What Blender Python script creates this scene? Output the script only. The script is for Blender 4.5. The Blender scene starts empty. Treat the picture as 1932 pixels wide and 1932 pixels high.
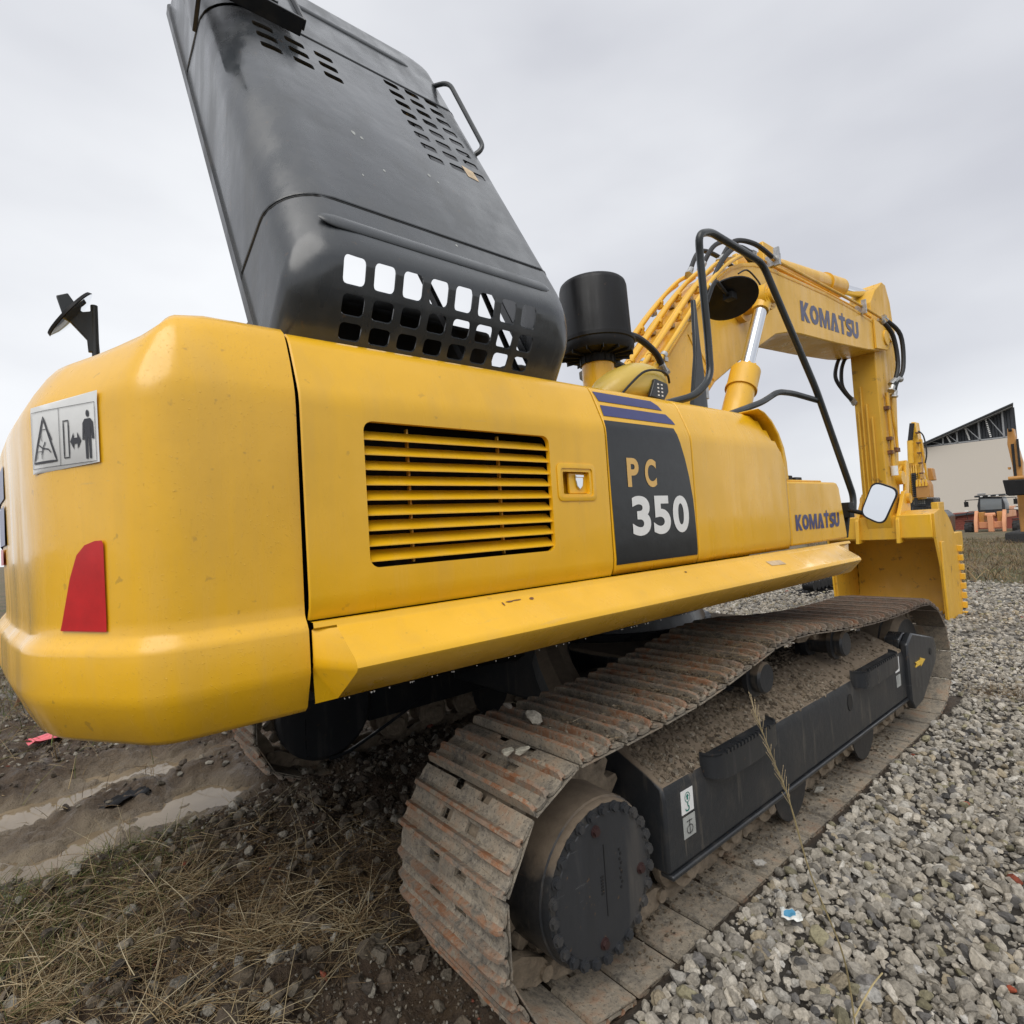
import bpy, bmesh, math, random
import numpy as np
from mathutils import Vector, Matrix, Euler, noise

scene = bpy.context.scene
C = scene.collection
rnd = random.Random(7)
PI = math.pi

# ------------------------------------------------------------------ camera, world, sun
cam_d = bpy.data.cameras.new('camera')
cam = bpy.data.objects.new('camera', cam_d)
C.objects.link(cam)
right = Vector((0.77154237, -0.63299739, -0.06353483))
down = Vector((-0.0250263, 0.0695927, -0.99726152))
fwd = Vector((0.6356855, 0.77101956, 0.03785213))
m3 = Matrix((right, -down, -fwd)).transposed()
cam.matrix_world = Matrix.Translation((0, 0, 1.6)) @ m3.to_4x4()
cam_d.sensor_width = 36
cam_d.lens = 36 * 1041.43 / 1932
cam_d.clip_start = 0.05
cam_d.clip_end = 2000
scene.camera = cam

world = bpy.data.worlds.new('World')
scene.world = world
world.use_nodes = True
wn, wl = world.node_tree.nodes, world.node_tree.links
wn.clear()
wout = wn.new('ShaderNodeOutputWorld')
bg = wn.new('ShaderNodeBackground')
sky = wn.new('ShaderNodeTexSky')
sky.sky_type = 'NISHITA'
sky.sun_disc = False
SUN_EL, SUN_AZ = math.radians(52), math.radians(215)     # azimuth measured from +X towards +Y
sky.sun_elevation = SUN_EL
sky.sun_rotation = math.radians(90) - SUN_AZ
skys = wn.new('ShaderNodeVectorMath'); skys.operation = 'SCALE'; skys.inputs['Scale'].default_value = 0.10
wl.new(sky.outputs[0], skys.inputs[0])
tc = wn.new('ShaderNodeTexCoord')
mp = wn.new('ShaderNodeMapping'); mp.inputs['Scale'].default_value = (1.0, 1.0, 2.6)
mp.inputs['Location'].default_value = (0.35, 0.1, 0.2)
wl.new(tc.outputs['Generated'], mp.inputs[0])
nz = wn.new('ShaderNodeTexNoise'); nz.inputs['Scale'].default_value = 1.15
nz.inputs['Detail'].default_value = 5; nz.inputs['Roughness'].default_value = 0.45
wl.new(mp.outputs[0], nz.inputs['Vector'])
cr = wn.new('ShaderNodeValToRGB')
cr.color_ramp.elements[0].position = 0.32; cr.color_ramp.elements[0].color = (0.480, 0.490, 0.530, 1)
cr.color_ramp.elements[1].position = 0.66; cr.color_ramp.elements[1].color = (0.735, 0.748, 0.768, 1)
wl.new(nz.outputs['Fac'], cr.inputs[0])
mixw = wn.new('ShaderNodeMix'); mixw.data_type = 'RGBA'; mixw.inputs[0].default_value = 0.05
wl.new(cr.outputs[0], mixw.inputs[6]); wl.new(skys.outputs[0], mixw.inputs[7])
wl.new(mixw.outputs[2], bg.inputs['Color'])
bg.inputs['Strength'].default_value = 1.0
wl.new(bg.outputs[0], wout.inputs[0])

sun_d = bpy.data.lights.new('sun', 'SUN')
sun = bpy.data.objects.new('sun', sun_d)
C.objects.link(sun)
sun_d.energy = 1.5
sun_d.angle = math.radians(50)
sun_d.color = (1.0, 0.97, 0.92)
sdir = Vector((math.cos(SUN_AZ) * math.cos(SUN_EL), math.sin(SUN_AZ) * math.cos(SUN_EL), math.sin(SUN_EL)))
sun.rotation_euler = sdir.to_track_quat('Z', 'Y').to_euler()
sun.location = (-4, -4, 8)

scene.view_settings.view_transform = 'Standard'
scene.view_settings.look = 'None'
scene.view_settings.exposure = 0.42
scene.view_settings.gamma = 1.0
scene.view_settings.use_curve_mapping = False
scene.render.engine = 'CYCLES'

# ------------------------------------------------------------------ materials
def N(nt, t, **kw):
    n = nt.nodes.new(t)
    for k, v in kw.items():
        if k in n.inputs: n.inputs[k].default_value = v
        else: setattr(n, k, v)
    return n

def base_mat(name):
    m = bpy.data.materials.new(name); m.use_nodes = True
    nt = m.node_tree
    return m, nt, nt.nodes['Principled BSDF']

def noise_node(nt, scale, detail=4, rough=0.55, stretch=None, obj=False, dist=0.0):
    g = N(nt, 'ShaderNodeTexCoord') if obj else N(nt, 'ShaderNodeNewGeometry')
    out = g.outputs['Object'] if obj else g.outputs['Position']
    if stretch:
        mpn = N(nt, 'ShaderNodeMapping'); mpn.inputs['Scale'].default_value = stretch
        nt.links.new(out, mpn.inputs[0]); out = mpn.outputs[0]
    n = N(nt, 'ShaderNodeTexNoise', Scale=scale, Detail=detail, Roughness=rough, Distortion=dist)
    nt.links.new(out, n.inputs['Vector'])
    return n.outputs['Fac']

def ramp(nt, fac, stops):
    r = N(nt, 'ShaderNodeValToRGB')
    e = r.color_ramp.elements
    while len(e) < len(stops): e.new(0.5)
    for i, (p, c) in enumerate(stops):
        e[i].position = p
        e[i].color = (c, c, c, 1) if isinstance(c, (int, float)) else (*c, 1)
    nt.links.new(fac, r.inputs[0])
    return r.outputs[0]

def mixc(nt, fac, a, b, blend='MIX'):
    x = N(nt, 'ShaderNodeMix', data_type='RGBA', blend_type=blend)
    for s, v in ((0, fac), (6, a), (7, b)):
        if isinstance(v, (int, float)): x.inputs[s].default_value = v
        elif isinstance(v, tuple): x.inputs[s].default_value = (*v, 1)
        else: nt.links.new(v, x.inputs[s])
    return x.outputs[2]

def add_bump(nt, p, pairs):
    prev = None
    for h, s, d in pairs:
        b = N(nt, 'ShaderNodeBump', Strength=s, Distance=d)
        nt.links.new(h, b.inputs['Height'])
        if prev: nt.links.new(prev, b.inputs['Normal'])
        prev = b.outputs[0]
    nt.links.new(prev, p.inputs['Normal'])

def paint(name, col, rough=0.36, coat=0.25, dirt=(0.30, 0.24, 0.16), dirt_amt=0.12, wear=0.0, dents=0.0, streak=0.5, speck=True, spec=0.5, drops=0.0):
    m, nt, p = base_mat(name)
    big = noise_node(nt, 1.7, 5, 0.6)
    st = noise_node(nt, 9.0, 4, 0.6, stretch=(1.0, 1.0, 0.10))
    fine = noise_node(nt, 70, 3, 0.6)
    f1 = ramp(nt, big, [(0.36, 0.0), (0.70, 1.0)])
    c = mixc(nt, f1, col, tuple(x * 0.84 for x in col))
    scr = ramp(nt, noise_node(nt, 14, 5, 0.75, stretch=(0.25, 0.25, 3.0)), [(0.66, 0.0), (0.70, dirt_amt * 2.5)])
    c = mixc(nt, scr, c, tuple(min(1, x * 0.6 + 0.10) for x in col))
    f2 = ramp(nt, st, [(0.52, 0.0), (0.80, streak)])
    mul = N(nt, 'ShaderNodeMath', operation='MULTIPLY'); nt.links.new(f2, mul.inputs[0]); mul.inputs[1].default_value = dirt_amt * 2.2
    c = mixc(nt, mul.outputs[0], c, dirt)
    if speck:
        f3 = ramp(nt, noise_node(nt, 34, 2, 0.5), [(0.70, 0.0), (0.76, 1.0)])
        mul2 = N(nt, 'ShaderNodeMath', operation='MULTIPLY'); nt.links.new(f3, mul2.inputs[0]); mul2.inputs[1].default_value = dirt_amt * 2.0
        c = mixc(nt, mul2.outputs[0], c, (0.16, 0.09, 0.04))
    if wear > 0:
        f4 = ramp(nt, noise_node(nt, 7, 6, 0.7), [(0.60, 0.0), (0.68, wear)])
        c = mixc(nt, f4, c, (0.17, 0.08, 0.035))
    nt.links.new(c, p.inputs['Base Color'])
    rsum = N(nt, 'ShaderNodeMath', operation='MULTIPLY_ADD'); nt.links.new(st, rsum.inputs[0]); rsum.inputs[1].default_value = 0.6; bb = N(nt, 'ShaderNodeMath', operation='MULTIPLY'); nt.links.new(big, bb.inputs[0]); bb.inputs[1].default_value = 0.4; nt.links.new(bb.outputs[0], rsum.inputs[2])
    rr = ramp(nt, rsum.outputs[0], [(0.38, rough * 0.6), (0.62, min(1, rough * 1.5))])
    nt.links.new(ramp(nt, rsum.outputs[0], [(0.40, 0.05), (0.60, 0.32)]), p.inputs['Coat Roughness'])
    nt.links.new(rr, p.inputs['Roughness'])
    p.inputs['Coat Weight'].default_value = coat
    p.inputs['Coat Roughness'].default_value = 0.14
    p.inputs['Specular IOR Level'].default_value = spec
    bl = [(fine, 0.10, 0.002)]
    if drops: bl.append((ramp(nt, noise_node(nt, 190, 2, 0.5), [(0.66, 0.0), (0.72, 1.0)]), drops, 0.0012))
    if dents: bl.append((noise_node(nt, 3.2, 3, 0.5), dents, 0.03))
    add_bump(nt, p, bl)
    return m

YEL = (0.88, 0.482, 0.008)
M = {}
M['yellow'] = paint('yellow_paint', YEL, rough=0.33, coat=0.4, drops=0.3, dents=0.10, streak=0.6)
M['yellow_cast'] = paint('yellow_cast_counterweight', (0.87, 0.472, 0.009), rough=0.34, drops=0.6, coat=0.6, dents=0.16, dirt_amt=0.16)
M['yellow_worn'] = paint('yellow_worn_paint', (0.74, 0.41, 0.03), rough=0.5, wear=0.7, dirt_amt=0.22, coat=0.05)
M['yellow_boom'] = paint('yellow_boom_paint', (0.82, 0.46, 0.03), rough=0.42, dirt_amt=0.14, wear=0.12)
M['yellow_lamp'] = paint('faded_yellow_plastic', (0.62, 0.43, 0.07), rough=0.38, coat=0.2)
M['hood'] = paint('grey_black_hood_paint', (0.036, 0.041, 0.046), rough=0.28, coat=0.45, dirt=(0.24, 0.23, 0.21), dirt_amt=0.12, dents=0.30, spec=0.5)
M['black'] = paint('black_frame_paint', (0.022, 0.024, 0.027), rough=0.34, coat=0.2, dirt=(0.22, 0.19, 0.15), dirt_amt=0.16)
M['rail'] = paint('black_rail_paint', (0.018, 0.022, 0.024), rough=0.38, coat=0.15, dirt=(0.15, 0.14, 0.12), dirt_amt=0.08)
M['plastic'] = paint('black_plastic', (0.010, 0.010, 0.011), rough=0.5, coat=0.0, spec=0.3, dirt=(0.10, 0.09, 0.08), dirt_amt=0.10)
M['dark'] = paint('dark_interior', (0.012, 0.012, 0.012), rough=0.7, coat=0.0, dirt_amt=0.05, speck=False)

def simple(name, col, rough=0.5, metal=0.0, spec=0.5, bump=None, var=0.0, trans=0.0):
    m, nt, p = base_mat(name)
    p.inputs['Roughness'].default_value = rough
    p.inputs['Metallic'].default_value = metal
    p.inputs['Specular IOR Level'].default_value = spec
    p.inputs['Transmission Weight'].default_value = trans
    if var:
        f = noise_node(nt, 18, 5, 0.65)
        c = mixc(nt, ramp(nt, f, [(0.3, 0.0), (0.7, 1.0)]), tuple(x * (1 - var) for x in col), tuple(min(1, x * (1 + var)) for x in col))
        nt.links.new(c, p.inputs['Base Color'])
    else:
        p.inputs['Base Color'].default_value = (*col, 1)
    if bump: add_bump(nt, p, [(noise_node(nt, bump[0], 5, 0.6), bump[1], bump[2])])
    return m

M['chrome'] = simple('chrome_rod', (0.72, 0.74, 0.77), 0.12, 1.0)
M['steel'] = simple('galvanised_fitting', (0.45, 0.45, 0.44), 0.4, 0.8, var=0.3)
M['rubber'] = simple('rubber_hose', (0.014, 0.014, 0.015), 0.55, bump=(300, 0.2, 0.001))
M['mirror'] = simple('mirror_glass', (0.88, 0.90, 0.92), 0.03, 1.0)
M['navy'] = simple('navy_blue_decal', (0.035, 0.040, 0.150), 0.3, var=0.1)
M['navy_faded'] = simple('faded_navy_decal', (0.085, 0.09, 0.16), 0.45, var=0.15)
M['decal_black'] = simple('black_decal', (0.016, 0.018, 0.020), 0.28, bump=(16, 0.25, 0.004), var=0.2)
M['decal_white'] = simple('white_decal', (0.78, 0.78, 0.76), 0.4, var=0.05)
M['decal_gold'] = simple('gold_decal', (0.72, 0.44, 0.13), 0.4, var=0.06)
M['decal_ink'] = simple('black_ink', (0.03, 0.03, 0.035), 0.4)
M['decal_green'] = simple('green_ink', (0.03, 0.20, 0.16), 0.4)
M['decal_grey'] = simple('worn_grey_decal', (0.35, 0.36, 0.34), 0.5, var=0.3)
M['red'] = simple('red_reflective', (0.52, 0.012, 0.014), 0.28, var=0.12)
M['arrow'] = simple('yellow_arrow_decal', (0.75, 0.48, 0.06), 0.45, var=0.2)
M['label'] = simple('faded_paper_label', (0.55, 0.42, 0.27), 0.6, var=0.3)
M['tan_ext'] = simple('render_wall', (0.62, 0.57, 0.50), 0.9, var=0.06, bump=(3, 0.1, 0.01))
M['corr'] = simple('dark_corrugated', (0.045, 0.05, 0.058), 0.6, var=0.3)
M['truss'] = simple('grey_steel_truss', (0.30, 0.31, 0.32), 0.6, var=0.2)
M['brick'] = simple('red_brick_wall', (0.24, 0.07, 0.05), 0.9, var=0.25)
M['orange'] = paint('faded_orange_paint', (0.72, 0.33, 0.17), rough=0.5, coat=0.05, dirt_amt=0.15, wear=0.2)
M['orange_dk'] = paint('orange_brown_paint', (0.50, 0.24, 0.06), rough=0.5, coat=0.05, wear=0.35)
M['tyre'] = simple('tyre_rubber', (0.03, 0.03, 0.03), 0.8, var=0.4)
M['glass'] = simple('cab_glass', (0.16, 0.18, 0.19), 0.04, 0.0, spec=1.0)
M['lens'] = simple('lamp_lens', (0.7, 0.7, 0.68), 0.15)
M['pink'] = simple('pink_plastic_sheet', (0.75, 0.16, 0.19), 0.5, var=0.2, bump=(40, 0.5, 0.01))
M['blue'] = simple('blue_plastic', (0.06, 0.14, 0.22), 0.5, var=0.3)
M['wrapper'] = simple('white_wrapper', (0.75, 0.76, 0.72), 0.35, bump=(60, 0.5, 0.01), var=0.15)
M['wrapper_blue'] = simple('blue_print', (0.10, 0.32, 0.50), 0.35, var=0.35)
M['rust'] = simple('rusty_steel', (0.16, 0.075, 0.04), 0.85, var=0.4)
M['plug'] = simple('dark_red_plug', (0.035, 0.015, 0.014), 0.5)
M['wood'] = simple('weathered_wood', (0.22, 0.15, 0.10), 0.85, var=0.3)

# steel caked in mud, dark steel, rust
def shoe_mat(name, rust):
    m, nt, p = base_mat(name)
    n1 = noise_node(nt, 6.0, 6, 0.65)
    n2 = noise_node(nt, 30, 6, 0.7)
    n3 = noise_node(nt, 2.2, 3, 0.5)
    c = mixc(nt, ramp(nt, n2, [(0.35, 0.0), (0.62, 1.0)]), (0.11, 0.10, 0.085), (0.33, 0.285, 0.22))
    c = mixc(nt, ramp(nt, n1, [(0.42, 0.0), (0.60, 0.85)]), c, (0.36, 0.30, 0.22))
    sp1 = noise_node(nt, 110, 3, 0.7)
    c = mixc(nt, ramp(nt, sp1, [(0.56, 0.0), (0.66, 0.75)]), c, (0.05, 0.043, 0.036))
    c = mixc(nt, ramp(nt, noise_node(nt, 75, 3, 0.7), [(0.60, 0.0), (0.70, 0.7)]), c, (0.40, 0.36, 0.29))
    rf = ramp(nt, n2, [(0.40, 0.0), (0.55, 1.0)])
    rr = ramp(nt, n1, [(0.36, 0.0), (0.58, 1.0)] if rust else [(0.52, 0.0), (0.66, 0.55)])
    mm = N(nt, 'ShaderNodeMath', operation='MULTIPLY'); nt.links.new(rf, mm.inputs[0]); nt.links.new(rr, mm.inputs[1])
    c = mixc(nt, mm.outputs[0], c, (0.27, 0.115, 0.05))
    c = mixc(nt, ramp(nt, n3, [(0.45, 0.0), (0.7, 0.5)]), c, (0.06, 0.052, 0.045))
    g = N(nt, 'ShaderNodeNewGeometry'); sx = N(nt, 'ShaderNodeSeparateXYZ')
    nt.links.new(g.outputs['Position'], sx.inputs[0])
    mr = N(nt, 'ShaderNodeMapRange'); nt.links.new(sx.outputs[0], mr.inputs[0])
    mr.inputs[1].default_value = 1.9; mr.inputs[2].default_value = 4.2; mr.inputs[3].default_value = 0.0; mr.inputs[4].default_value = 0.65
    mz = N(nt, 'ShaderNodeMapRange'); nt.links.new(sx.outputs[2], mz.inputs[0]); mz.inputs[1].default_value = 0.5; mz.inputs[2].default_value = 0.75
    mm2 = N(nt, 'ShaderNodeMath', operation='MULTIPLY'); nt.links.new(mr.outputs[0], mm2.inputs[0]); nt.links.new(mz.outputs[0], mm2.inputs[1])
    c = mixc(nt, mm2.outputs[0], c, (0.075, 0.045, 0.03))      # upper shoes turn dark brown towards the front
    nt.links.new(c, p.inputs['Base Color'])
    p.inputs['Roughness'].default_value = 0.82
    add_bump(nt, p, [(noise_node(nt, 140, 4, 0.75), 0.7, 0.003), (n2, 0.8, 0.010), (n1, 0.5, 0.012)])
    return m
M['shoe'] = shoe_mat('muddy_track_steel', False)
M['grouser'] = shoe_mat('rusty_grouser', True)

def mud_paint(name):       # black painted steel under a crust of dried mud on the upward faces
    m, nt, p = base_mat(name)
    n2 = noise_node(nt, 22, 6, 0.7); n1 = noise_node(nt, 4.5, 5, 0.6)
    g = N(nt, 'ShaderNodeNewGeometry'); sx = N(nt, 'ShaderNodeSeparateXYZ')
    nt.links.new(g.outputs['Normal'], sx.inputs[0])
    a = N(nt, 'ShaderNodeMath', operation='MULTIPLY_ADD'); nt.links.new(n1, a.inputs[0]); a.inputs[1].default_value = 0.9
    nt.links.new(sx.outputs[2], a.inputs[2])
    f = ramp(nt, a.outputs[0], [(0.80, 0.0), (1.05, 1.0)])
    mud = mixc(nt, n2, (0.10, 0.075, 0.05), (0.27, 0.21, 0.15))
    st = ramp(nt, noise_node(nt, 26, 4, 0.6, stretch=(1, 1, 0.08)), [(0.58, 0.0), (0.72, 0.35)])
    blk = mixc(nt, st, (0.022, 0.024, 0.027), (0.20, 0.17, 0.13))
    blk = mixc(nt, ramp(nt, noise_node(nt, 3.2, 6, 0.7), [(0.5, 0.0), (0.78, 0.28)]), blk, (0.15, 0.125, 0.095))
    c = mixc(nt, f, blk, mud)
    nt.links.new(c, p.inputs['Base Color'])
    r = ramp(nt, a.outputs[0], [(0.8, 0.36), (1.05, 0.95)])
    nt.links.new(r, p.inputs['Roughness'])
    add_bump(nt, p, [(n2, 0.25, 0.01)])
    return m
M['mud_black'] = mud_paint('black_paint_with_dried_mud')
M['hub'] = paint('dusty_black_hub', (0.030, 0.032, 0.036), rough=0.5, coat=0.1, dirt=(0.24, 0.20, 0.15), dirt_amt=0.3, wear=0.0, dents=0.2)
M['mud'] = simple('dried_mud', (0.24, 0.19, 0.135), 0.95, var=0.35, bump=(35, 0.8, 0.015))

# stones take their own colour from a per-stone attribute
def attr_mat(name, rough, bscale, bstr, mottle=0.35):
    m, nt, p = base_mat(name)
    at = N(nt, 'ShaderNodeAttribute', attribute_name='col')
    n = noise_node(nt, bscale, 6, 0.7)
    c = mixc(nt, 1.0, at.outputs['Color'], ramp(nt, n, [(0.3, 1 - mottle), (0.7, 1 + 0.0)]), 'MULTIPLY')
    nt.links.new(c, p.inputs['Base Color'])
    p.inputs['Roughness'].default_value = rough
    add_bump(nt, p, [(n, bstr, 0.006)])
    return m
M['stone'] = attr_mat('gravel_stone', 0.88, 75, 1.0, 0.55)
M['straw'] = attr_mat('dry_straw', 0.8, 60, 0.1, 0.2)

def ground_mat():
    m, nt, p = base_mat('ground_mix')
    at = N(nt, 'ShaderNodeAttribute', attribute_name='zone')     # R gravel, G grass, B wet mud
    sp = N(nt, 'ShaderNodeSeparateColor'); nt.links.new(at.outputs['Color'], sp.inputs[0])
    n1 = noise_node(nt, 24, 7, 0.7); n2 = noise_node(nt, 3.1, 6, 0.65); n3 = noise_node(nt, 0.55, 5, 0.6)
    mud = mixc(nt, ramp(nt, n1, [(0.3, 0.0), (0.7, 1.0)]), (0.045, 0.029, 0.018), (0.150, 0.105, 0.065))
    mud = mixc(nt, ramp(nt, n2, [(0.42, 0.0), (0.62, 1.0)]), mud, (0.075, 0.048, 0.029))
    vor = N(nt, 'ShaderNodeTexVoronoi', Scale=17.0)
    g = N(nt, 'ShaderNodeNewGeometry'); nt.links.new(g.outputs['Position'], vor.inputs['Vector'])
    gcol = ramp(nt, vor.outputs['Color'], [(0.15, (0.18, 0.165, 0.14)), (0.5, (0.36, 0.335, 0.29)), (0.9, (0.58, 0.55, 0.49))])
    edge = ramp(nt, vor.outputs['Distance'], [(0.25, 1.0), (0.75, 0.25)])
    gravel = mixc(nt, 1.0, gcol, edge, 'MULTIPLY')
    gr = mixc(nt, ramp(nt, n2, [(0.35, 0.0), (0.65, 1.0)]), (0.115, 0.085, 0.045), (0.19, 0.145, 0.085))
    gr = mixc(nt, ramp(nt, n3, [(0.45, 0.0), (0.62, 0.8)]), gr, (0.075, 0.085, 0.03))
    gr = mixc(nt, ramp(nt, noise_node(nt, 1.6, 6, 0.7, stretch=(0.5, 1.6, 1)), [(0.52, 0.0), (0.66, 0.8)]), gr, (0.09, 0.065, 0.05))
    nearg = N(nt, 'ShaderNodeAttribute', attribute_name='soil_shade')
    mud = mixc(nt, nearg.outputs['Fac'], mud, (0.045, 0.038, 0.030))  # dark earth under near gravel; shade between the stones painted into its colour
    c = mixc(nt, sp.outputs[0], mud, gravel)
    c = mixc(nt, sp.outputs[1], c, gr)
    c = mixc(nt, sp.outputs[2], c, mixc(nt, ramp(nt, n2, [(0.4, 0.0), (0.6, 1.0)]), (0.19, 0.145, 0.095), (0.29, 0.235, 0.165)))
    nt.links.new(c, p.inputs['Base Color'])
    r = ramp(nt, sp.outputs[2], [(0.0, 0.88), (1.0, 0.30)])
    nt.links.new(r, p.inputs['Roughness'])
    wetn = ramp(nt, n2, [(0.40, 0.30), (0.56, 0.95)])
    rm_ = mixc(nt, sp.outputs[0], wetn, r); nt.links.new(rm_, p.inputs['Roughness'])
    add_bump(nt, p, [(n1, 1.0, 0.05), (vor.outputs['Distance'], 0.25, -0.03)])
    return m
M['ground'] = ground_mat()
m, nt, p = base_mat('muddy_water')
p.inputs['Base Color'].default_value = (0.30, 0.25, 0.18, 1); p.inputs['Roughness'].default_value = 0.05
p.inputs['Specular IOR Level'].default_value = 0.5; p.inputs['IOR'].default_value = 1.33
nt.links.new(mixc(nt, ramp(nt, noise_node(nt, 2.5, 4, 0.5), [(0.35, 0.0), (0.65, 1.0)]), (0.16, 0.12, 0.075), (0.24, 0.185, 0.12)), p.inputs['Base Color'])
add_bump(nt, p, [(noise_node(nt, 3.0, 2, 0.4), 0.05, 0.01)])
M['water'] = m

# ------------------------------------------------------------------ mesh helpers
def off(o):
    v = Vector((0, 0, 0))
    while o is not None:
        v += o.location; o = o.parent
    return v

class MB:
    def __init__(s): s.v = []; s.f = []; s.m = []
    def add(s, vs, fs, mi=0):
        b = len(s.v); s.v += [tuple(q) for q in vs]
        s.f += [tuple(i + b for i in f) for f in fs]; s.m += [mi] * len(fs)
        return s
    def box(s, x0, x1, y0, y1, z0, z1, mi=0, mat=None):
        vs = [(x, y, z) for z in (z0, z1) for (x, y) in ((x0, y0), (x1, y0), (x1, y1), (x0, y1))]
        if mat is not None: vs = [mat @ Vector(q) for q in vs]
        return s.add(vs, [(3, 2, 1, 0), (4, 5, 6, 7), (0, 1, 5, 4), (1, 2, 6, 5), (2, 3, 7, 6), (3, 0, 4, 7)], mi)
    def prism(s, poly, a0, a1, axis='y', mi=0, tf=None):
        """extrude a 2-D outline along an axis; outline coordinates are the two others in xyz order"""
        n = len(poly)
        def mk(p, a):
            return {'y': (p[0], a, p[1]), 'x': (a, p[0], p[1]), 'z': (p[0], p[1], a)}[axis]
        vs = [mk(p, a0) for p in poly] + [mk(p, a1) for p in poly]
        if tf: vs = [tf(v) for v in vs]
        fs = [tuple(range(n - 1, -1, -1)), tuple(range(n, 2 * n))] + [(i, (i + 1) % n, n + (i + 1) % n, n + i) for i in range(n)]
        return s.add(vs, fs, mi)
    def cyl(s, a, b, r, r2=None, n=20, mi=0, cap=True):
        a, b = Vector(a), Vector(b); r2 = r if r2 is None else r2
        d = (b - a).normalized(); u = d.orthogonal().normalized(); w = d.cross(u)
        vs = []
        for c, rr in ((a, r), (b, r2)):
            for i in range(n):
                t = 2 * PI * i / n
                vs.append(c + (u * math.cos(t) + w * math.sin(t)) * rr)
        fs = [(i, (i + 1) % n, n + (i + 1) % n, n + i) for i in range(n)]
        if cap: fs += [tuple(range(n - 1, -1, -1)), tuple(range(n, 2 * n))]
        return s.add(vs, fs, mi)
    def lathe(s, o, d, prof, n=32, mi=0):
        """prof: (distance along d, radius)"""
        o, d = Vector(o), Vector(d).normalized(); u = d.orthogonal().normalized(); w = d.cross(u)
        vs = []; fs = []
        for (h, r) in prof:
            for i in range(n):
                t = 2 * PI * i / n
                vs.append(o + d * h + (u * math.cos(t) + w * math.sin(t)) * r)
        for k in range(len(prof) - 1):
            for i in range(n):
                fs.append((k * n + i, k * n + (i + 1) % n, (k + 1) * n + (i + 1) % n, (k + 1) * n + i))
        if prof[0][1] > 1e-4: fs.append(tuple(range(n - 1, -1, -1)))
        if prof[-1][1] > 1e-4: fs.append(tuple(range((len(prof) - 1) * n, len(prof) * n)))
        return s.add(vs, fs, mi)
    def tube(s, pts, r, n=10, smooth=4, mi=0, corner=None):
        P = [Vector(p) for p in pts]
        if corner: P = round_path(P, corner, 5)
        elif smooth > 1 and len(P) > 2: P = catmull(P, smooth)
        rings = []
        t0 = (P[1] - P[0]).normalized(); u = t0.orthogonal().normalized()
        vs = []
        for i, p in enumerate(P):
            t = ((P[min(i + 1, len(P) - 1)] - P[max(i - 1, 0)])).normalized()
            u = (u - t * u.dot(t)).normalized(); w = t.cross(u)
            rr = r[i * (len(r) - 1) // (len(P) - 1)] if isinstance(r, (list, tuple)) else r
            for k in range(n):
                a = 2 * PI * k / n
                vs.append(p + (u * math.cos(a) + w * math.sin(a)) * rr)
        fs = []
        for i in range(len(P) - 1):
            for k in range(n):
                fs.append((i * n + k, i * n + (k + 1) % n, (i + 1) * n + (k + 1) % n, (i + 1) * n + k))
        fs += [tuple(range(n - 1, -1, -1)), tuple(range((len(P) - 1) * n, len(P) * n))]
        return s.add(vs, fs, mi)
    def mesh(s, name, mats, o=Vector((0, 0, 0)), smooth=None):
        me = bpy.data.meshes.new(name)
        me.from_pydata([tuple(Vector(q) - o) for q in s.v], [], s.f)
        for mm in mats: me.materials.append(mm)
        if len(mats) > 1: me.polygons.foreach_set('material_index', s.m)
        if smooth is not None:
            bm = bmesh.new(); bm.from_mesh(me); bmesh.ops.recalc_face_normals(bm, faces=bm.faces); bm.to_mesh(me); bm.free()
            me.polygons.foreach_set('use_smooth', [True] * len(me.polygons))
            me.set_sharp_from_angle(angle=math.radians(smooth))
        me.update()
        return me

def catmull(P, k):
    out = []
    for i in range(len(P) - 1):
        p0, p1, p2, p3 = P[max(i - 1, 0)], P[i], P[i + 1], P[min(i + 2, len(P) - 1)]
        for j in range(k):
            t = j / k
            out.append(0.5 * ((2 * p1) + (p2 - p0) * t + (2 * p0 - 5 * p1 + 4 * p2 - p3) * t * t + (3 * p1 - p0 - 3 * p2 + p3) * t ** 3))
    out.append(P[-1]); return out

def round_path(P, r, seg):
    out = [P[0]]
    for i in range(1, len(P) - 1):
        a, b, c = P[i - 1], P[i], P[i + 1]
        d1, d2 = (a - b), (c - b)
        rr = min(r, d1.length * 0.45, d2.length * 0.45)
        q1, q2 = b + d1.normalized() * rr, b + d2.normalized() * rr
        for j in range(seg + 1):
            t = j / seg
            out.append(q1 * (1 - t) ** 2 + b * 2 * t * (1 - t) + q2 * t * t)
    out.append(P[-1]); return out

def put(name, mb, mats, parent=None, smooth=35, bevel=None, seg=2):
    """link a mesh builder as ONE object (parts: child of parent); coordinates are world coordinates"""
    o_ = off(parent) if parent else Vector((0, 0, 0))
    if not isinstance(mats, (list, tuple)): mats = [mats]
    me = mb.mesh(name, mats, o_, smooth)
    o = bpy.data.objects.new(name, me); C.objects.link(o)
    if parent: o.parent = parent
    if bevel:
        b = o.modifiers.new('bevel', 'BEVEL'); b.width = bevel; b.segments = seg; b.limit_method = 'ANGLE'; b.angle_limit = math.radians(40)
        b.harden_normals = False
    return o

def inst(name, me, mat_world, parent=None):
    o = bpy.data.objects.new(name, me); C.objects.link(o)
    if parent: o.parent = parent
    o.matrix_local = Matrix.Translation(-off(parent)) @ mat_world if parent else mat_world
    return o

def thing(name, label, cat, loc=(0, 0, 0), group=None):
    o = bpy.data.objects.new(name, None); C.objects.link(o); o.location = loc
    o.empty_display_size = 0.2
    o['label'] = label; o['category'] = cat
    if group: o['group'] = group
    return o

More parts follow.
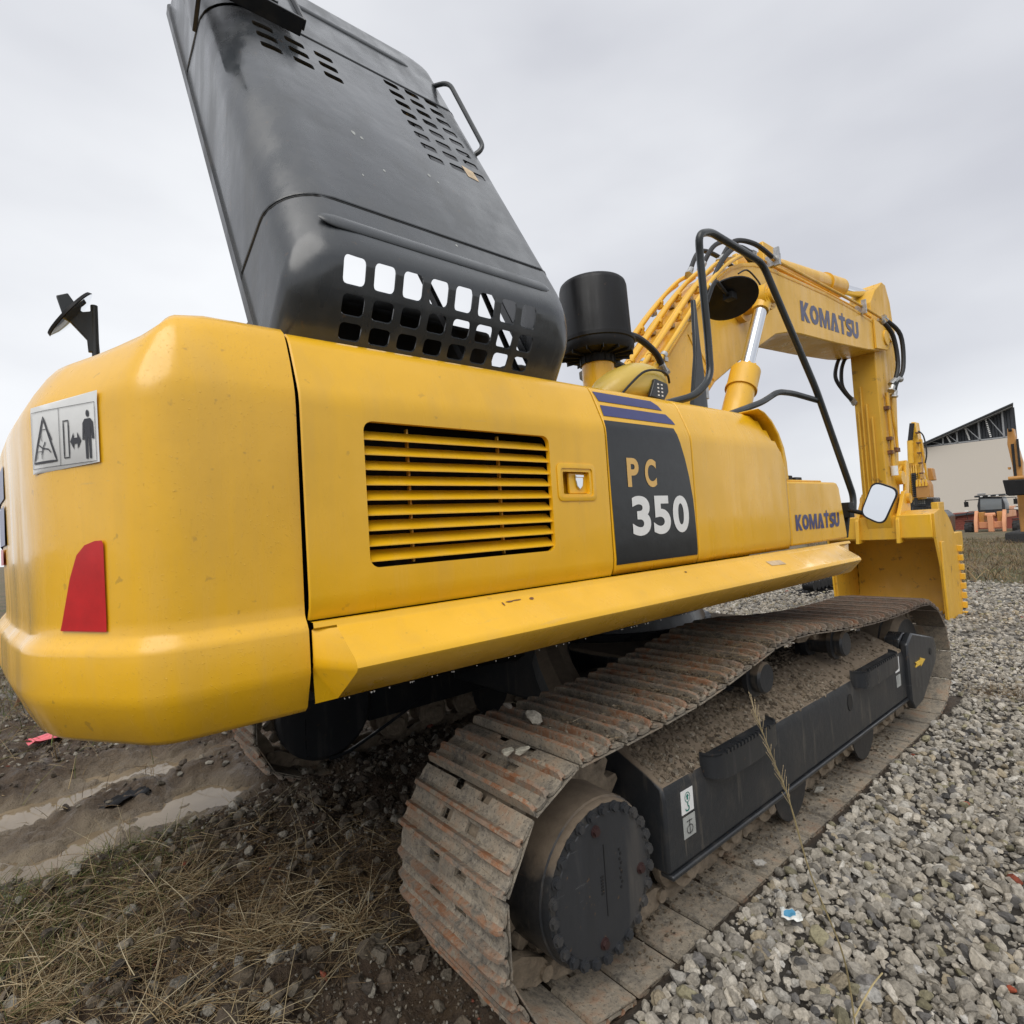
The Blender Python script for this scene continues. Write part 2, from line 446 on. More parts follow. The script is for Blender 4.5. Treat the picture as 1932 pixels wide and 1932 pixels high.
def tag(o, label, cat, group=None, kind=None):
    if label: o['label'] = label
    if cat: o['category'] = cat
    if group: o['group'] = group
    if kind: o['kind'] = kind
    return o

def rrect(x0, x1, z0, z1, r, seg=4):
    out = []
    for cx, cz, a0 in ((x1 - r, z1 - r, 0), (x0 + r, z1 - r, 90), (x0 + r, z0 + r, 180), (x1 - r, z0 + r, 270)):
        for i in range(seg + 1):
            a = math.radians(a0 + 90 * i / seg)
            out.append((cx + r * math.cos(a), cz + r * math.sin(a)))
    return out

# strokes and letters in a unit box (width w, height 1); each piece is an outline or a ribbon
def ribbon(path, w, closed=False):
    """quad strip outline pieces along a 2-D path"""
    P = [Vector((a, b)) for a, b in path]; n = len(P); L = []; R = []
    for i in range(n):
        if closed: a, c = P[(i - 1) % n], P[(i + 1) % n]
        else: a, c = P[max(i - 1, 0)], P[min(i + 1, n - 1)]
        t = (c - a).normalized(); q = Vector((-t.y, t.x))
        L.append(P[i] + q * w / 2); R.append(P[i] - q * w / 2)
    qs = []
    for i in range(n if closed else n - 1):
        j = (i + 1) % n
        qs.append([tuple(L[i]), tuple(R[i]), tuple(R[j]), tuple(L[j])])
    return qs

def arc(cx, cy, rx, ry, a0, a1, n=12):
    return [(cx + rx * math.cos(math.radians(a0 + (a1 - a0) * i / n)), cy + ry * math.sin(math.radians(a0 + (a1 - a0) * i / n))) for i in range(n + 1)]

def font_shape(ch, bold=0.035):
    cu = bpy.data.curves.new('glyph', 'FONT'); cu.body = ch; cu.offset = bold; cu.resolution_u = 6
    o = bpy.data.objects.new('glyph', cu); C.objects.link(o); bpy.context.view_layer.update()
    me = bpy.data.meshes.new_from_object(o.evaluated_get(bpy.context.evaluated_depsgraph_get()))
    v = [(q.co.x, q.co.y) for q in me.vertices]; f = [tuple(p_.vertices) for p_ in me.polygons]
    bpy.data.objects.remove(o); bpy.data.curves.remove(cu); bpy.data.meshes.remove(me)
    x0, x1 = min(a for a, b in v), max(a for a, b in v); y0, y1 = min(b for a, b in v), max(b for a, b in v)
    return [((a - x0) / (x1 - x0), (b - y0) / (y1 - y0)) for a, b in v], f

def glyph(ch, w=0.24):
    h = w / 2
    if ch == 'K': return 0.72, [[(0, 0), (w, 0), (w, .34), (.46, 0), (.76, 0), (.40, .52), (.74, 1), (.45, 1), (w, .66), (w, 1), (0, 1)]]
    if ch == 'O': return 0.80, ribbon(arc(.40, .5, .40 - h, .5 - h, 0, 330, 11), w, True)
    if ch == '0': return 0.62, ribbon(arc(.31, .5, .31 - h, .5 - h, 0, 345, 23), w, True)
    if ch == 'M': return 0.98, [[(0, 0), (.22, 0), (.22, .58), (.40, 0), (.58, 0), (.76, .58), (.76, 0), (.98, 0), (.98, 1), (.70, 1), (.49, .38), (.28, 1), (0, 1)]]
    if ch == 'A': return 0.84, [[(0, 0), (.27, 0), (.42, .60), (.50, .26), (.40, .26), (.40, 0), (.84, 0), (.56, 1), (.28, 1)]]
    if ch == 'T': return 0.66, [[(.21, 0), (.45, 0), (.45, .78), (.66, .78), (.66, 1), (.45, 1), (.45, 1.18), (.31, 1.18), (.31, 1), (0, 1), (0, .78), (.21, .78)]]
    if ch == 'S': return 0.62, ribbon([(.02, h + .02), (.22, h - .02)] + arc(.32, .30, .19, .18, -80, 70, 7) + arc(.30, .69, .19, .18, 250, 100, 7)[0:] + [(.40, 1 - h + .01), (.58, 1 - h - .03)], w)
    if ch == 'U': return 0.72, ribbon([(h, 1), (h, .5)] + arc(.36, .38, .36 - h, .38 - h, 180, 360, 10) + [(.72 - h, .5), (.72 - h, 1)], w)
    if ch == 'P': return 0.60, [[(0, 0), (w, 0), (w, 1), (0, 1)]] + ribbon([(w, 1 - h * .9)] + [(w + .08, 1 - h * .9)] + arc(w + .08, .66, .18, .34 - h * .9, 85, -85, 8) + [(w, .32 + h * .9)], w * .9)
    if ch == 'C': return 0.62, ribbon([(.60, 1 - h - .03)] + arc(.38, .5, .38 - h, .5 - h, 75, 285, 14) + [(.60, h + .03)], w)
    if ch == '3': return 0.62, ribbon([(h * .7, .79)] + arc(.29, .74, .19, .26 - h, 150, -60, 9), w * .95) + ribbon(arc(.29, .29, .21, .29 - h, 62, -150, 12), w * .95) + [[(.20, .44), (.34, .44), (.40, .50), (.36, .60), (.20, .60)]]
    if ch == '5': return 0.62, [[(.06, .44), (.28, .44), (.30, .80), (.58, .80), (.58, 1), (.09, 1)]] + ribbon([(.17, .47)] + arc(.29, .32, .21, .22, 80, -150, 11), w * .95)
    return .4, []

def decal_text(txt, pos_fn, x0, x1, z0, z1, w=0.24, gap=0.08, depth=0.002, mi=0, mb=None):
    """letters between x0..x1, z0..z1; pos_fn(u, v, h) -> world"""
    mb = mb or MB()
    gs = [glyph(c, w) for c in txt]
    tot = sum(g[0] for g in gs) + gap * (len(gs) - 1)
    sx = (x1 - x0) / tot; sz = (z1 - z0); cur = 0
    for gw, pieces in gs:
        for kk, pc in enumerate(pieces):
            q = [(x0 + (cur + a) * sx, z0 + b * sz) for a, b in pc]
            n = len(q)
            mb.add([pos_fn(a, b, depth + 0.0003 * kk * (txt in ('3', '5', 'P', 'S'))) for a, b in q] , [tuple(range(n))])
        cur += gw + gap
    return mb

def letters(txt, pos_fn, x0, x1, z0, z1, mat, parent, name='letter', w=0.24, gap=0.08, depth=0.002):
    ws = [glyph(c, w)[0] for c in txt]; tot = sum(ws) + gap * (len(ws) - 1); cur = 0
    for c, gw in zip(txt, ws):
        if c in '350PC':
            a = x0 + (x1 - x0) * cur / tot; b = x0 + (x1 - x0) * (cur + gw) / tot
            v, f = font_shape(c); m_ = MB(); m_.add([pos_fn(a + (b - a) * p_, z0 + (z1 - z0) * q, depth) for p_, q in v], f)
            put(name, m_, mat, parent, smooth=None); cur += gw + gap; continue
        a = x0 + (x1 - x0) * cur / tot; b = x0 + (x1 - x0) * (cur + gw) / tot
        put(name, decal_text(c, pos_fn, a, b, z0, z1, w=w, depth=depth), mat, parent, smooth=None)
        cur += gw + gap

# ==================================================================== SETTING: ground
def smooth01(a, b, x):
    t = np.clip((x - a) / (b - a), 0, 1); return t * t * (3 - 2 * t)

def vnoise(x, y, s, seed=0):
    """cheap value noise on numpy arrays"""
    xs, ys = x * s + seed * 13.7, y * s + seed * 7.3
    xi, yi = np.floor(xs).astype(np.int64), np.floor(ys).astype(np.int64)
    xf, yf = xs - xi, ys - yi
    u, v = xf * xf * (3 - 2 * xf), yf * yf * (3 - 2 * yf)
    def h(a, b):
        n = (a * 374761393 + b * 668265263 + seed * 974711) & 0x7fffffff
        n = ((n ^ (n >> 13)) * 1274126177) & 0x7fffffff
        return ((n ^ (n >> 16)) & 0xffff) / 65535.0
    return (h(xi, yi) * (1 - u) + h(xi + 1, yi) * u) * (1 - v) + (h(xi, yi + 1) * (1 - u) + h(xi + 1, yi + 1) * u) * v - 0.5

def zones(x, y):
    wob = vnoise(x, y, 1.3, 3) * 0.5
    right_g = 1 - smooth01(1.24, 1.40, y + wob * 0.1)
    front_g = smooth01(5.2, 6.3, x + wob)
    left_g = smooth01(4.9, 5.9, y + wob) * 0.75
    g = np.maximum(np.maximum(right_g, front_g), left_g)
    trackbed = smooth01(1.25, 1.30, y) * (1 - smooth01(1.95, 2.1, y)) * smooth01(1.05, 1.3, x) * (1 - smooth01(5.5, 5.8, x))
    g = g * (1 - trackbed)
    grass = smooth01(14.6, 16.2, x + wob * 2.5 + y * 0.15) + smooth01(9.0, 11.5, y + wob) * (1 - smooth01(3, 6, x))
    grass = np.clip(grass, 0, 1)
    return g, grass, trackbed

def rut(x, y):
    c1 = 4.25 + 0.10 * np.sin(x * 2.1) + vnoise(x, y, 2.2, 9) * 0.25 + 0.05 * x
    d1 = np.exp(-((y - c1) / 0.36) ** 2) * (1 - smooth01(0.75, 1.25, x))
    c2 = 5.25 + vnoise(x, y, 1.7, 5) * 0.4
    d2 = np.exp(-((y - c2) / 0.34) ** 2) * (1 - smooth01(0.5, 1.3, x))
    return np.clip(d1 + d2 * 0.95, 0, 1)

def height(x, y):
    x = np.asarray(x, float); y = np.asarray(y, float)
    g, grass, tb = zones(x, y)
    z = -0.015 * np.clip(x - 8, 0, 60) - 0.006 * np.clip(x - 68, 0, 40) - 0.010 * np.clip(y - 8, 0, 60) * (x < 30)
    left = smooth01(1.9, 2.3, y) * (1 - smooth01(5.0, 6.0, x))
    left = np.maximum(left, (1 - smooth01(1.02, 1.18, x)) * smooth01(0.9, 1.3, y))
    z = z + left * (0.06 * vnoise(x, y, 2.0, 1) + 0.085 * vnoise(x, y, 6.0, 2) + 0.085 * np.abs(vnoise(x, y, 13.0, 4)) + 0.034 * vnoise(x, y, 34.0, 6))
    z = z + (1 - left) * (1 - tb) * (0.03 * vnoise(x, y, 2.5, 7) + 0.018 * vnoise(x, y, 9, 8) * (x < 14))
    z = z + tb * (-0.015 + 0.012 * vnoise(x, y, 22, 11))
    z = z - 0.16 * rut(x, y) * left - 0.03 * (1 - smooth01(1.02, 1.18, x)) * smooth01(0.9, 1.3, y) * (y < 2.2)
    bank = np.exp(-((y - 3.45) / 0.28) ** 2) * (1 - smooth01(1.0, 1.6, x)) * left * 0.05
    return z + bank

def axis_pts(a, b, step, lo, hi, grow=1.16):
    core = list(np.arange(a, b + 1e-6, step)); s = step; p = b; up = []
    while p < hi: s *= grow; p += s; up.append(p)
    s = step; p = a; dn = []
    while p > lo: s *= grow; p -= s; dn.append(p)
    return np.array(dn[::-1] + core + up)

gx = axis_pts(-1.2, 7.0, 0.026, -600, 1500)
gy = axis_pts(-0.6, 6.8, 0.026, -700, 900)
GX, GY = np.meshgrid(gx, gy)
GZ = height(GX, GY)
far = (np.hypot(GX, GY) > 120)
nx, ny = len(gx), len(gy)
co = np.stack([GX, GY, GZ], -1).reshape(-1, 3)
idx = np.arange(nx * ny).reshape(ny, nx)
quads = np.stack([idx[:-1, :-1], idx[:-1, 1:], idx[1:, 1:], idx[1:, :-1]], -1).reshape(-1, 4)

def fast_mesh(name, co, faces, k, mats, cols=None, attr='col', smooth=True):
    me = bpy.data.meshes.new(name)
    me.vertices.add(len(co)); me.vertices.foreach_set('co', co.astype(np.float32).ravel())
    nf = len(faces)
    me.loops.add(nf * k); me.loops.foreach_set('vertex_index', faces.astype(np.int32).ravel())
    me.polygons.add(nf); me.polygons.foreach_set('loop_start', np.arange(0, nf * k, k, dtype=np.int32))
    me.polygons.foreach_set('loop_total', np.full(nf, k, dtype=np.int32))
    me.polygons.foreach_set('use_smooth', np.full(nf, smooth))
    for mm in mats: me.materials.append(mm)
    me.update(calc_edges=True)
    if cols is not None:
        ca = me.color_attributes.new(attr, 'FLOAT_COLOR', 'POINT')
        c4 = np.ones((len(co), 4), np.float32); c4[:, :3] = cols
        ca.data.foreach_set('color', c4.ravel())
    return me

zg, zgr, ztb = zones(GX, GY)
wet = np.clip(rut(GX, GY) * 1.7 - 0.25, 0, 1) * (GY > 2.2)
zg = zg * smooth01(7.5, 10.0, np.hypot(GX, GY))
zc = np.stack([zg, zgr, wet], -1).reshape(-1, 3)
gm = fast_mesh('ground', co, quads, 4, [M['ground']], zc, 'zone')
at_ = gm.attributes.new('soil_shade', 'FLOAT', 'POINT'); at_.data.foreach_set('value', (zones(GX, GY)[0] * (GY < 2.5) * (GX < 9)).astype(np.float32).ravel())
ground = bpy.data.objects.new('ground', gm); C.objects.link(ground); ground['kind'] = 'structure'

# puddle water lying in the rut
wmb = MB(); n = 40
ring = []
for i in range(n):
    a = 2 * PI * i / n
    ring.append((-0.35 + 1.5 * math.cos(a), 4.72 + 1.05 * math.sin(a), -0.104))
wmb.add(ring, [tuple(range(n))])
wo = put('puddle_water', wmb, M['water'], smooth=None); wo['kind'] = 'structure'

# ------------------------------------------------------------------ gravel
def ico(sub):
    bm = bmesh.new(); bmesh.ops.create_icosphere(bm, subdivisions=sub, radius=1)
    bm.verts.ensure_lookup_table()
    v = np.array([q.co[:] for q in bm.verts]); f = np.array([[q.index for q in t.verts] for t in bm.faces])
    bm.free(); return v, f
ICO = {1: ico(1), 2: ico(2), 3: ico(3)}
rs = np.random.RandomState(5)

def variants(sub, n=26):
    v, f = ICO[sub]; out = []
    for k in range(n):
        w = v.copy()
        # planes cut off chunks: angular broken stone
        for _ in range(9):
            d = rs.normal(size=3); d /= np.linalg.norm(d); lim = rs.uniform(0.42, 0.85)
            t = w @ d; over = np.clip(t - lim, 0, None); w = w - over[:, None] * d * 0.93
        w = w * (1 + 0.05 * rs.normal(size=(len(w), 1)))
        w = w * np.array([1.0, rs.uniform(0.65, 0.95), rs.uniform(0.5, 0.8)])
        out.append(w)
    return out, f
VAR = {k: variants(k) for k in (1, 2, 3)}

PAL = np.array([(0.50, 0.455, 0.38), (0.42, 0.385, 0.325), (0.56, 0.52, 0.45), (0.31, 0.285, 0.245), (0.21, 0.20, 0.19), (0.60, 0.57, 0.51), (0.34, 0.31, 0.20), (0.42, 0.355, 0.25), (0.13, 0.125, 0.12), (0.66, 0.64, 0.60), (0.38, 0.085, 0.04)])
PAL = PAL * np.array([1.00, 0.985, 0.965])
PW = np.array([26, 22, 18, 12, 6, 6, 5, 6, 2.5, 1.3, 0.12]); PW = PW / PW.sum()

def scatter(name, pts, size, sub, pal=PAL, pw=PW, sink=0.16, tint=None, flat=False):
    """pts (n,2); size (n,)"""
    vs, f = VAR[sub]; n = len(pts); nv = len(vs[0])
    vi = rs.randint(0, len(vs), n)
    base = np.stack(vs)[vi]
    ang = rs.uniform(0, 2 * PI, (n, 3)); ang[:, 0] = rs.normal(0, 0.5, n); ang[:, 1] = rs.normal(0, 0.5, n)
    ca, sa = np.cos(ang), np.sin(ang)
    def rot(b, i, j, c, s):
        bi = b[..., i] * c[:, None] - b[..., j] * s[:, None]; bj = b[..., i] * s[:, None] + b[..., j] * c[:, None]
        b = b.copy(); b[..., i] = bi; b[..., j] = bj; return b
    b = rot(base, 1, 2, ca[:, 0], sa[:, 0]); b = rot(b, 0, 2, ca[:, 1], sa[:, 1]); b = rot(b, 0, 1, ca[:, 2], sa[:, 2])
    b = b * size[:, None, None] * 0.5
    z = height(pts[:, 0], pts[:, 1]) + size * (0.5 * 0.6 - sink * rs.uniform(0.3, 1.6, n))
    b[..., 0] += pts[:, 0:1]; b[..., 1] += pts[:, 1:2]; b[..., 2] += z[:, None]
    faces = (f[None] + (np.arange(n) * nv)[:, None, None]).reshape(-1, 3)
    c = pal[rs.choice(len(pal), n, p=pw)] * rs.uniform(0.62, 1.25, (n, 1))
    if tint is not None: c = c * tint
    cols = np.repeat(c, nv, 0)
    return b.reshape(-1, 3), faces, cols

def merge(parts):
    v = []; f = []; c = []; o = 0
    for a, b, d in parts:
        v.append(a); f.append(b + o); c.append(d); o += len(a)
    return np.concatenate(v), np.concatenate(f), np.concatenate(c)

def in_view(x, y, margin=0.35):
    # wedge seen by the camera with a margin to both sides
    return (y > 0.13 * x - margin) & (x > -0.075 * y - margin - 0.3)

def rand_pts(n, x0, x1, y0, y1):
    return np.stack([rs.uniform(x0, x1, n), rs.uniform(y0, y1, n)], 1)

gparts = []
def dens_scatter(density, x0, x1, y0, y1, cond, smin, smax, near_sub, far_sub, rng, **kw):
    n = int(density * (x1 - x0) * (y1 - y0)); P = rand_pts(n, x0, x1, y0, y1)
    k = cond(P[:, 0], P[:, 1]) & in_view(P[:, 0], P[:, 1]); P = P[k]
    s = smin + (smax - smin) * rs.beta(1.3, 3.2, len(P))
    d = np.hypot(P[:, 0], P[:, 1]); nr = d < rng
    for mask, sub in ((nr, near_sub), (~nr, far_sub)):
        if mask.any(): gparts.append(scatter('g', P[mask], s[mask], sub, **kw))

def gz(x, y): return zones(x, y)[0]
notrack = lambda x, y: ~((y > 1.262 - 0.03 * rs.uniform(size=len(y))) & (y < 1.95) & (x > 1.16) & (x < 5.75))
dens_scatter(1200, 1.0, 4.2, -0.6, 1.5, lambda x, y: (rs.uniform(size=len(x)) < gz(x, y) ** 1.5) & notrack(x, y), 0.026, 0.100, 3, 2, 2.3)
dens_scatter(2600, 1.0, 4.2, -0.6, 1.5, lambda x, y: (rs.uniform(size=len(x)) < gz(x, y) ** 1.5) & notrack(x, y), 0.012, 0.050, 1, 1, 2.4, sink=0.35)
dens_scatter(700, 4.2, 8.5, -0.3, 2.4, lambda x, y: (rs.uniform(size=len(x)) < gz(x, y)) & notrack(x, y), 0.02, 0.07, 1, 1, 9, sink=0.35)
dens_scatter(850, 4.2, 8.5, -0.3, 2.4, lambda x, y: (rs.uniform(size=len(x)) < gz(x, y)) & notrack(x, y), 0.030, 0.095, 2, 1, 5.5)
dens_scatter(480, 5.0, 9.5, 2.0, 6.5, lambda x, y: (rs.uniform(size=len(x)) < gz(x, y)) & notrack(x, y), 0.03, 0.11, 1, 1, 9)
dens_scatter(230, 8.5, 16.2, 0.3, 6.0, lambda x, y: rs.uniform(size=len(x)) > zones(x, y)[1], 0.04, 0.14, 1, 1, 9)
dens_scatter(60, 9, 16.2, 6.0, 12, lambda x, y: rs.uniform(size=len(x)) > zones(x, y)[1], 0.05, 0.16, 1, 1, 9)
v_, f_, c_ = merge(gparts)
g_o = bpy.data.objects.new('gravel', fast_mesh('gravel', v_, f_, 3, [M['stone']], c_, smooth=False)); C.objects.link(g_o); g_o['kind'] = 'stuff'
g_o['label'] = 'grey and tan crushed stone gravel beside the track'

# muddy stones in the earth to the left of the track
lm2 = lambda x, y: lm(x, y) & notrack(x, y)
gparts = []
MUDP = np.array([(0.17, 0.135, 0.095), (0.24, 0.205, 0.155), (0.115, 0.088, 0.062), (0.34, 0.31, 0.255), (0.085, 0.068, 0.052), (0.42, 0.39, 0.33), (0.32, 0.09, 0.05)])
MW = np.array([26, 24, 20, 14, 10, 4.5, 0.5]); MW = MW / MW.sum()
lm = lambda x, y: (rs.uniform(size=len(x)) > np.clip(rut(x, y) * 2.2, 0, 1)) & (rs.uniform(size=len(x)) < 0.38 + 0.9 * np.clip(vnoise(x, y, 2.6, 21) + 0.35, 0, 1))
dens_scatter(430, -0.6, 2.6, 1.30, 4.2, lm2, 0.016, 0.125, 3, 2, 3.3, pal=MUDP, pw=MW)
dens_scatter(3800, -0.6, 2.6, 1.30, 4.2, lm2, 0.007, 0.030, 1, 1, 3.3, pal=MUDP, pw=MW)
dens_scatter(260, -1.0, 3.2, 4.2, 7.5, lm, 0.015, 0.11, 2, 1, 5.5, pal=MUDP, pw=MW)
dens_scatter(90, -1.2, 5, 7.5, 12, lm, 0.03, 0.14, 1, 1, 5, pal=MUDP, pw=MW)
dens_scatter(160, 2.6, 6.0, 1.95, 4.5, lm, 0.02, 0.08, 1, 1, 5, pal=MUDP, pw=MW)
v_, f_, c_ = merge(gparts)
g_o = bpy.data.objects.new('muddy_rubble', fast_mesh('muddy_rubble', v_, f_, 3, [M['stone']], c_, smooth=False)); C.objects.link(g_o); g_o['kind'] = 'stuff'
g_o['label'] = 'mud covered rubble and clods left of the track'

# ------------------------------------------------------------------ straw and grass blades
def blades(n, fn_pos, lmin, lmax, wmin, wmax, tilt, pal, hz=None, seg=4, bend=0.5, z0=0.0):
    P = fn_pos(n); n = len(P)
    L = rs.uniform(lmin, lmax, n); W = rs.uniform(wmin, wmax, n)
    az = rs.uniform(0, 2 * PI, n); el = np.clip(rs.normal(tilt[0], tilt[1], n), -0.12, 1.5)
    zb = (height(P[:, 0], P[:, 1]) if hz is None else hz) + z0 + rs.uniform(0, 0.025, n)
    pos = np.stack([P[:, 0], P[:, 1], zb], 1)
    dirv = np.stack([np.cos(az) * np.cos(el), np.sin(az) * np.cos(el), np.sin(el)], 1)
    side = np.stack([-np.sin(az), np.cos(az), rs.normal(0, 0.4, n)], 1)
    curl = rs.normal(0, 0.6, n)[:, None] * np.stack([-np.sin(az), np.cos(az), 0 * az], 1)
    vs = np.zeros((n, (seg + 1) * 3, 3))
    p = pos.copy(); d = dirv.copy()
    upv = np.array([0, 0, 1.0])
    for i in range(seg + 1):
        w = (W * (1 - 0.75 * i / seg))[:, None]
        vs[:, i * 3] = p - side * w / 2; vs[:, i * 3 + 1] = p + side * w / 2; vs[:, i * 3 + 2] = p + upv * w * 0.45
        p = p + d * (L / seg)[:, None]
        d = d + curl * (0.9 / seg) * bend - upv * (bend * 0.75 / seg) * (el > 0.15)[:, None]
        d /= np.linalg.norm(d, axis=1)[:, None]
    fs = []
    for i in range(seg):
        a = i * 3
        for s_, t_ in ((0, 1), (1, 2), (2, 0)):
            fs.append((a + s_, a + t_, a + 3 + t_, a + 3 + s_))
    fs = np.array(fs)
    faces = (fs[None] + (np.arange(n) * (seg + 1) * 3)[:, None, None]).reshape(-1, 4)
    c = np.array(pal)[rs.randint(0, len(pal), n)] * rs.uniform(0.7, 1.25, (n, 1))
    return vs.reshape(-1, 3), faces, np.repeat(c, (seg + 1) * 3, 0)

STR = [(0.31, 0.215, 0.10), (0.20, 0.125, 0.055), (0.40, 0.30, 0.16), (0.13, 0.08, 0.04), (0.24, 0.155, 0.075)]
GRN = [(0.09, 0.13, 0.025), (0.13, 0.16, 0.04), (0.20, 0.19, 0.06)]
def patch(cx, cy, sx, sy, rot=0.0):
    def f(n):
        a = rs.normal(0, 1, (n, 2)) * (sx, sy); c, s = math.cos(rot), math.sin(rot)
        P = np.stack([cx + a[:, 0] * c - a[:, 1] * s, cy + a[:, 0] * s + a[:, 1] * c], 1)
        return P[~((P[:, 1] < 1.98) & (P[:, 0] > 0.85) & (P[:, 0] < 5.75))]
    return f
sp = []
sp.append(blades(2300, patch(0.55, 2.85, 0.50, 0.30, -0.5), 0.05, 0.26, 0.0018, 0.0042, (0.10, 0.16), STR))
sp.append(blades(1500, patch(0.10, 2.95, 0.35, 0.35, -0.4), 0.05, 0.24, 0.0018, 0.0042, (0.16, 0.24), STR))
sp.append(blades(700, patch(1.15, 2.55, 0.28, 0.22, -0.5), 0.05, 0.22, 0.0012, 0.003, (0.08, 0.2), STR))
sp.append(blades(650, patch(0.45, 2.25, 0.5, 0.3, 0), 0.04, 0.16, 0.001, 0.0025, (0.1, 0.25), STR))
sp.append(blades(260, patch(0.30, 2.80, 0.45, 0.4, 0), 0.14, 0.36, 0.0035, 0.0065, (0.35, 0.3), [(0.50, 0.42, 0.27), (0.42, 0.33, 0.19)]))
for k in range(11):
    tx, ty = rnd.uniform(-0.2, 1.15), rnd.uniform(2.0, 3.35)
    sp.append(blades(190, patch(tx, ty, 0.07, 0.05, rnd.uniform(0, 3)), 0.06, 0.26, 0.002, 0.0052, (0.25, 0.3), [(0.42, 0.32, 0.17), (0.30, 0.20, 0.10), (0.52, 0.43, 0.27)]))
sp.append(blades(900, patch(0.9, 6.5, 1.4, 1.2, 0), 0.06, 0.25, 0.003, 0.006, (0.4, 0.4), STR))
sp.append(blades(1500, patch(-0.5, 9.0, 0.9, 1.4, 0), 0.08, 0.35, 0.004, 0.009, (0.8, 0.4), STR + GRN))
v_, f_, c_ = merge(sp)
o = bpy.data.objects.new('dry_straw', fast_mesh('dry_straw', v_, f_, 4, [M['straw']], c_)); C.objects.link(o); o['kind'] = 'stuff'; o['label'] = 'matted dry straw over the mud left of the track'
sp = []
sp.append(blades(1300, patch(-0.12, 3.15, 0.26, 0.30, 0), 0.04, 0.15, 0.0015, 0.004, (0.7, 0.35), GRN))
sp.append(blades(420, patch(0.25, 3.5, 0.18, 0.12, 0), 0.03, 0.10, 0.0015, 0.004, (0.7, 0.35), GRN))
sp.append(blades(260, patch(2.02, 0.72, 0.18, 0.12, 0), 0.04, 0.16, 0.001, 0.0022, (0.7, 0.3), [(0.10, 0.11, 0.04), (0.16, 0.14, 0.06)]))
sp.append(blades(150, patch(2.35, 0.42, 0.16, 0.12, 0), 0.06, 0.26, 0.0014, 0.003, (0.25, 0.3), STR, z0=0.03))
sp.append(blades(180, patch(5.95, 1.05, 0.12, 0.14, 0), 0.08, 0.2, 0.002, 0.004, (0.6, 0.4), STR))
v_, f_, c_ = merge(sp)
o = bpy.data.objects.new('grass', fast_mesh('grass', v_, f_, 4, [M['straw']], c_)); C.objects.link(o); o['kind'] = 'stuff'; o['label'] = 'short green and yellow grass tufts at the picture edges'
def fld(n): 
    P = np.stack([rs.uniform(15.0, 42, n) , rs.uniform(0, 1, n)], 1); P[:, 1] = P[:, 0] * rs.uniform(0.05, 0.42, n); return P
v_, f_, c_ = merge([blades(9000, fld, 0.10, 0.38, 0.010, 0.022, (0.8, 0.35), STR + [(0.12, 0.13, 0.04)], seg=2)])
o = bpy.data.objects.new('dry_field_grass', fast_mesh('dry_field_grass', v_, f_, 4, [M['straw']], c_)); C.objects.link(o); o['kind'] = 'stuff'; o['label'] = 'brown withered grass field beyond the gravel'

# ==================================================================== EXCAVATOR
ex = thing('excavator', 'large yellow crawler excavator with raised black engine hood and PC 350 side panel', 'excavator', (3.26, 2.88, 0))
YC = 2.88
def mir(y): return 2 * YC - y

# ---- counterweight: outline swept through a vertical profile
plan = [(0.470, 1.385), (0.14, 1.385), (-0.065, 1.700), (-0.12, 2.10), (-0.16, 2.5), (-0.178, 2.88)]
plan = [Vector((a, b, 0)) for a, b in plan]
full = plan + [Vector((p.x, mir(p.y), 0)) for p in plan[:-1][::-1]]
pts = round_path(full, 0.085, 8)
fine = []
for a, b in zip(pts[:-1], pts[1:]):
    k = max(1, int((b - a).length / 0.06))
    fine += [a.lerp(b, i / k) for i in range(k)]
fine.append(pts[-1])
prof = [(1.178, 0.30), (1.180, 0.075), (1.186, 0.052), (1.200, 0.036), (1.275, 0.006), (1.290, 0.001), (1.305, 0.0), (1.325, 0.0), (1.388, 0.0), (1.397, 0.002), (1.407, 0.008), (1.422, 0.020), (1.432, 0.0235), (1.46, 0.024), (1.60, 0.021), (1.80, 0.018), (1.95, 0.016), (1.985, 0.018), (2.01, 0.023), (2.07, 0.042), (2.13, 0.066), (2.16, 0.082), (2.178, 0.105), (2.186, 0.14), (2.188, 0.26)]
cw = MB(); vs = []; nn = len(fine)
normals = []
for i, p in enumerate(fine):
    a, b = fine[max(i - 1, 0)], fine[min(i + 1, nn - 1)]
    t = (b - a).normalized(); normals.append(Vector((-t.y, t.x, 0)) if (Vector((-t.y, t.x, 0))).dot(Vector((0.9, YC, 0)) - p) > 0 else Vector((t.y, -t.x, 0)))
for (z, ins) in prof:
    for i, p in enumerate(fine):
        zz = z
        if z > 1.9:
            tdrop = max(0.0, min(1.0, (0.30 - p.x) / 0.36)); tdrop = tdrop * tdrop * (3 - 2 * tdrop); zz = z - 0.085 * tdrop * (z - 1.9) / 0.27
        if z < 1.3:
            zz = z
        q = p + normals[i] * (ins - 0.003)
        if i in (0, nn - 1): q.x = p.x
        vs.append((min(q.x, 0.470), q.y, zz))
fs = []
for k in range(len(prof) - 1):
    for i in range(nn - 1):
        fs.append((k * nn + i, k * nn + i + 1, (k + 1) * nn + i + 1, (k + 1) * nn + i))
fs.append(tuple((len(prof) - 1) * nn + i for i in range(nn)))
fs.append(tuple(i for i in range(nn))[::-1])
fs.append(tuple([k * nn for k in range(len(prof))] + [k * nn + nn - 1 for k in range(len(prof))][::-1]))
cw.add(vs, fs)
cwo = put('counterweight', cw, M['yellow_cast'], ex, smooth=32)

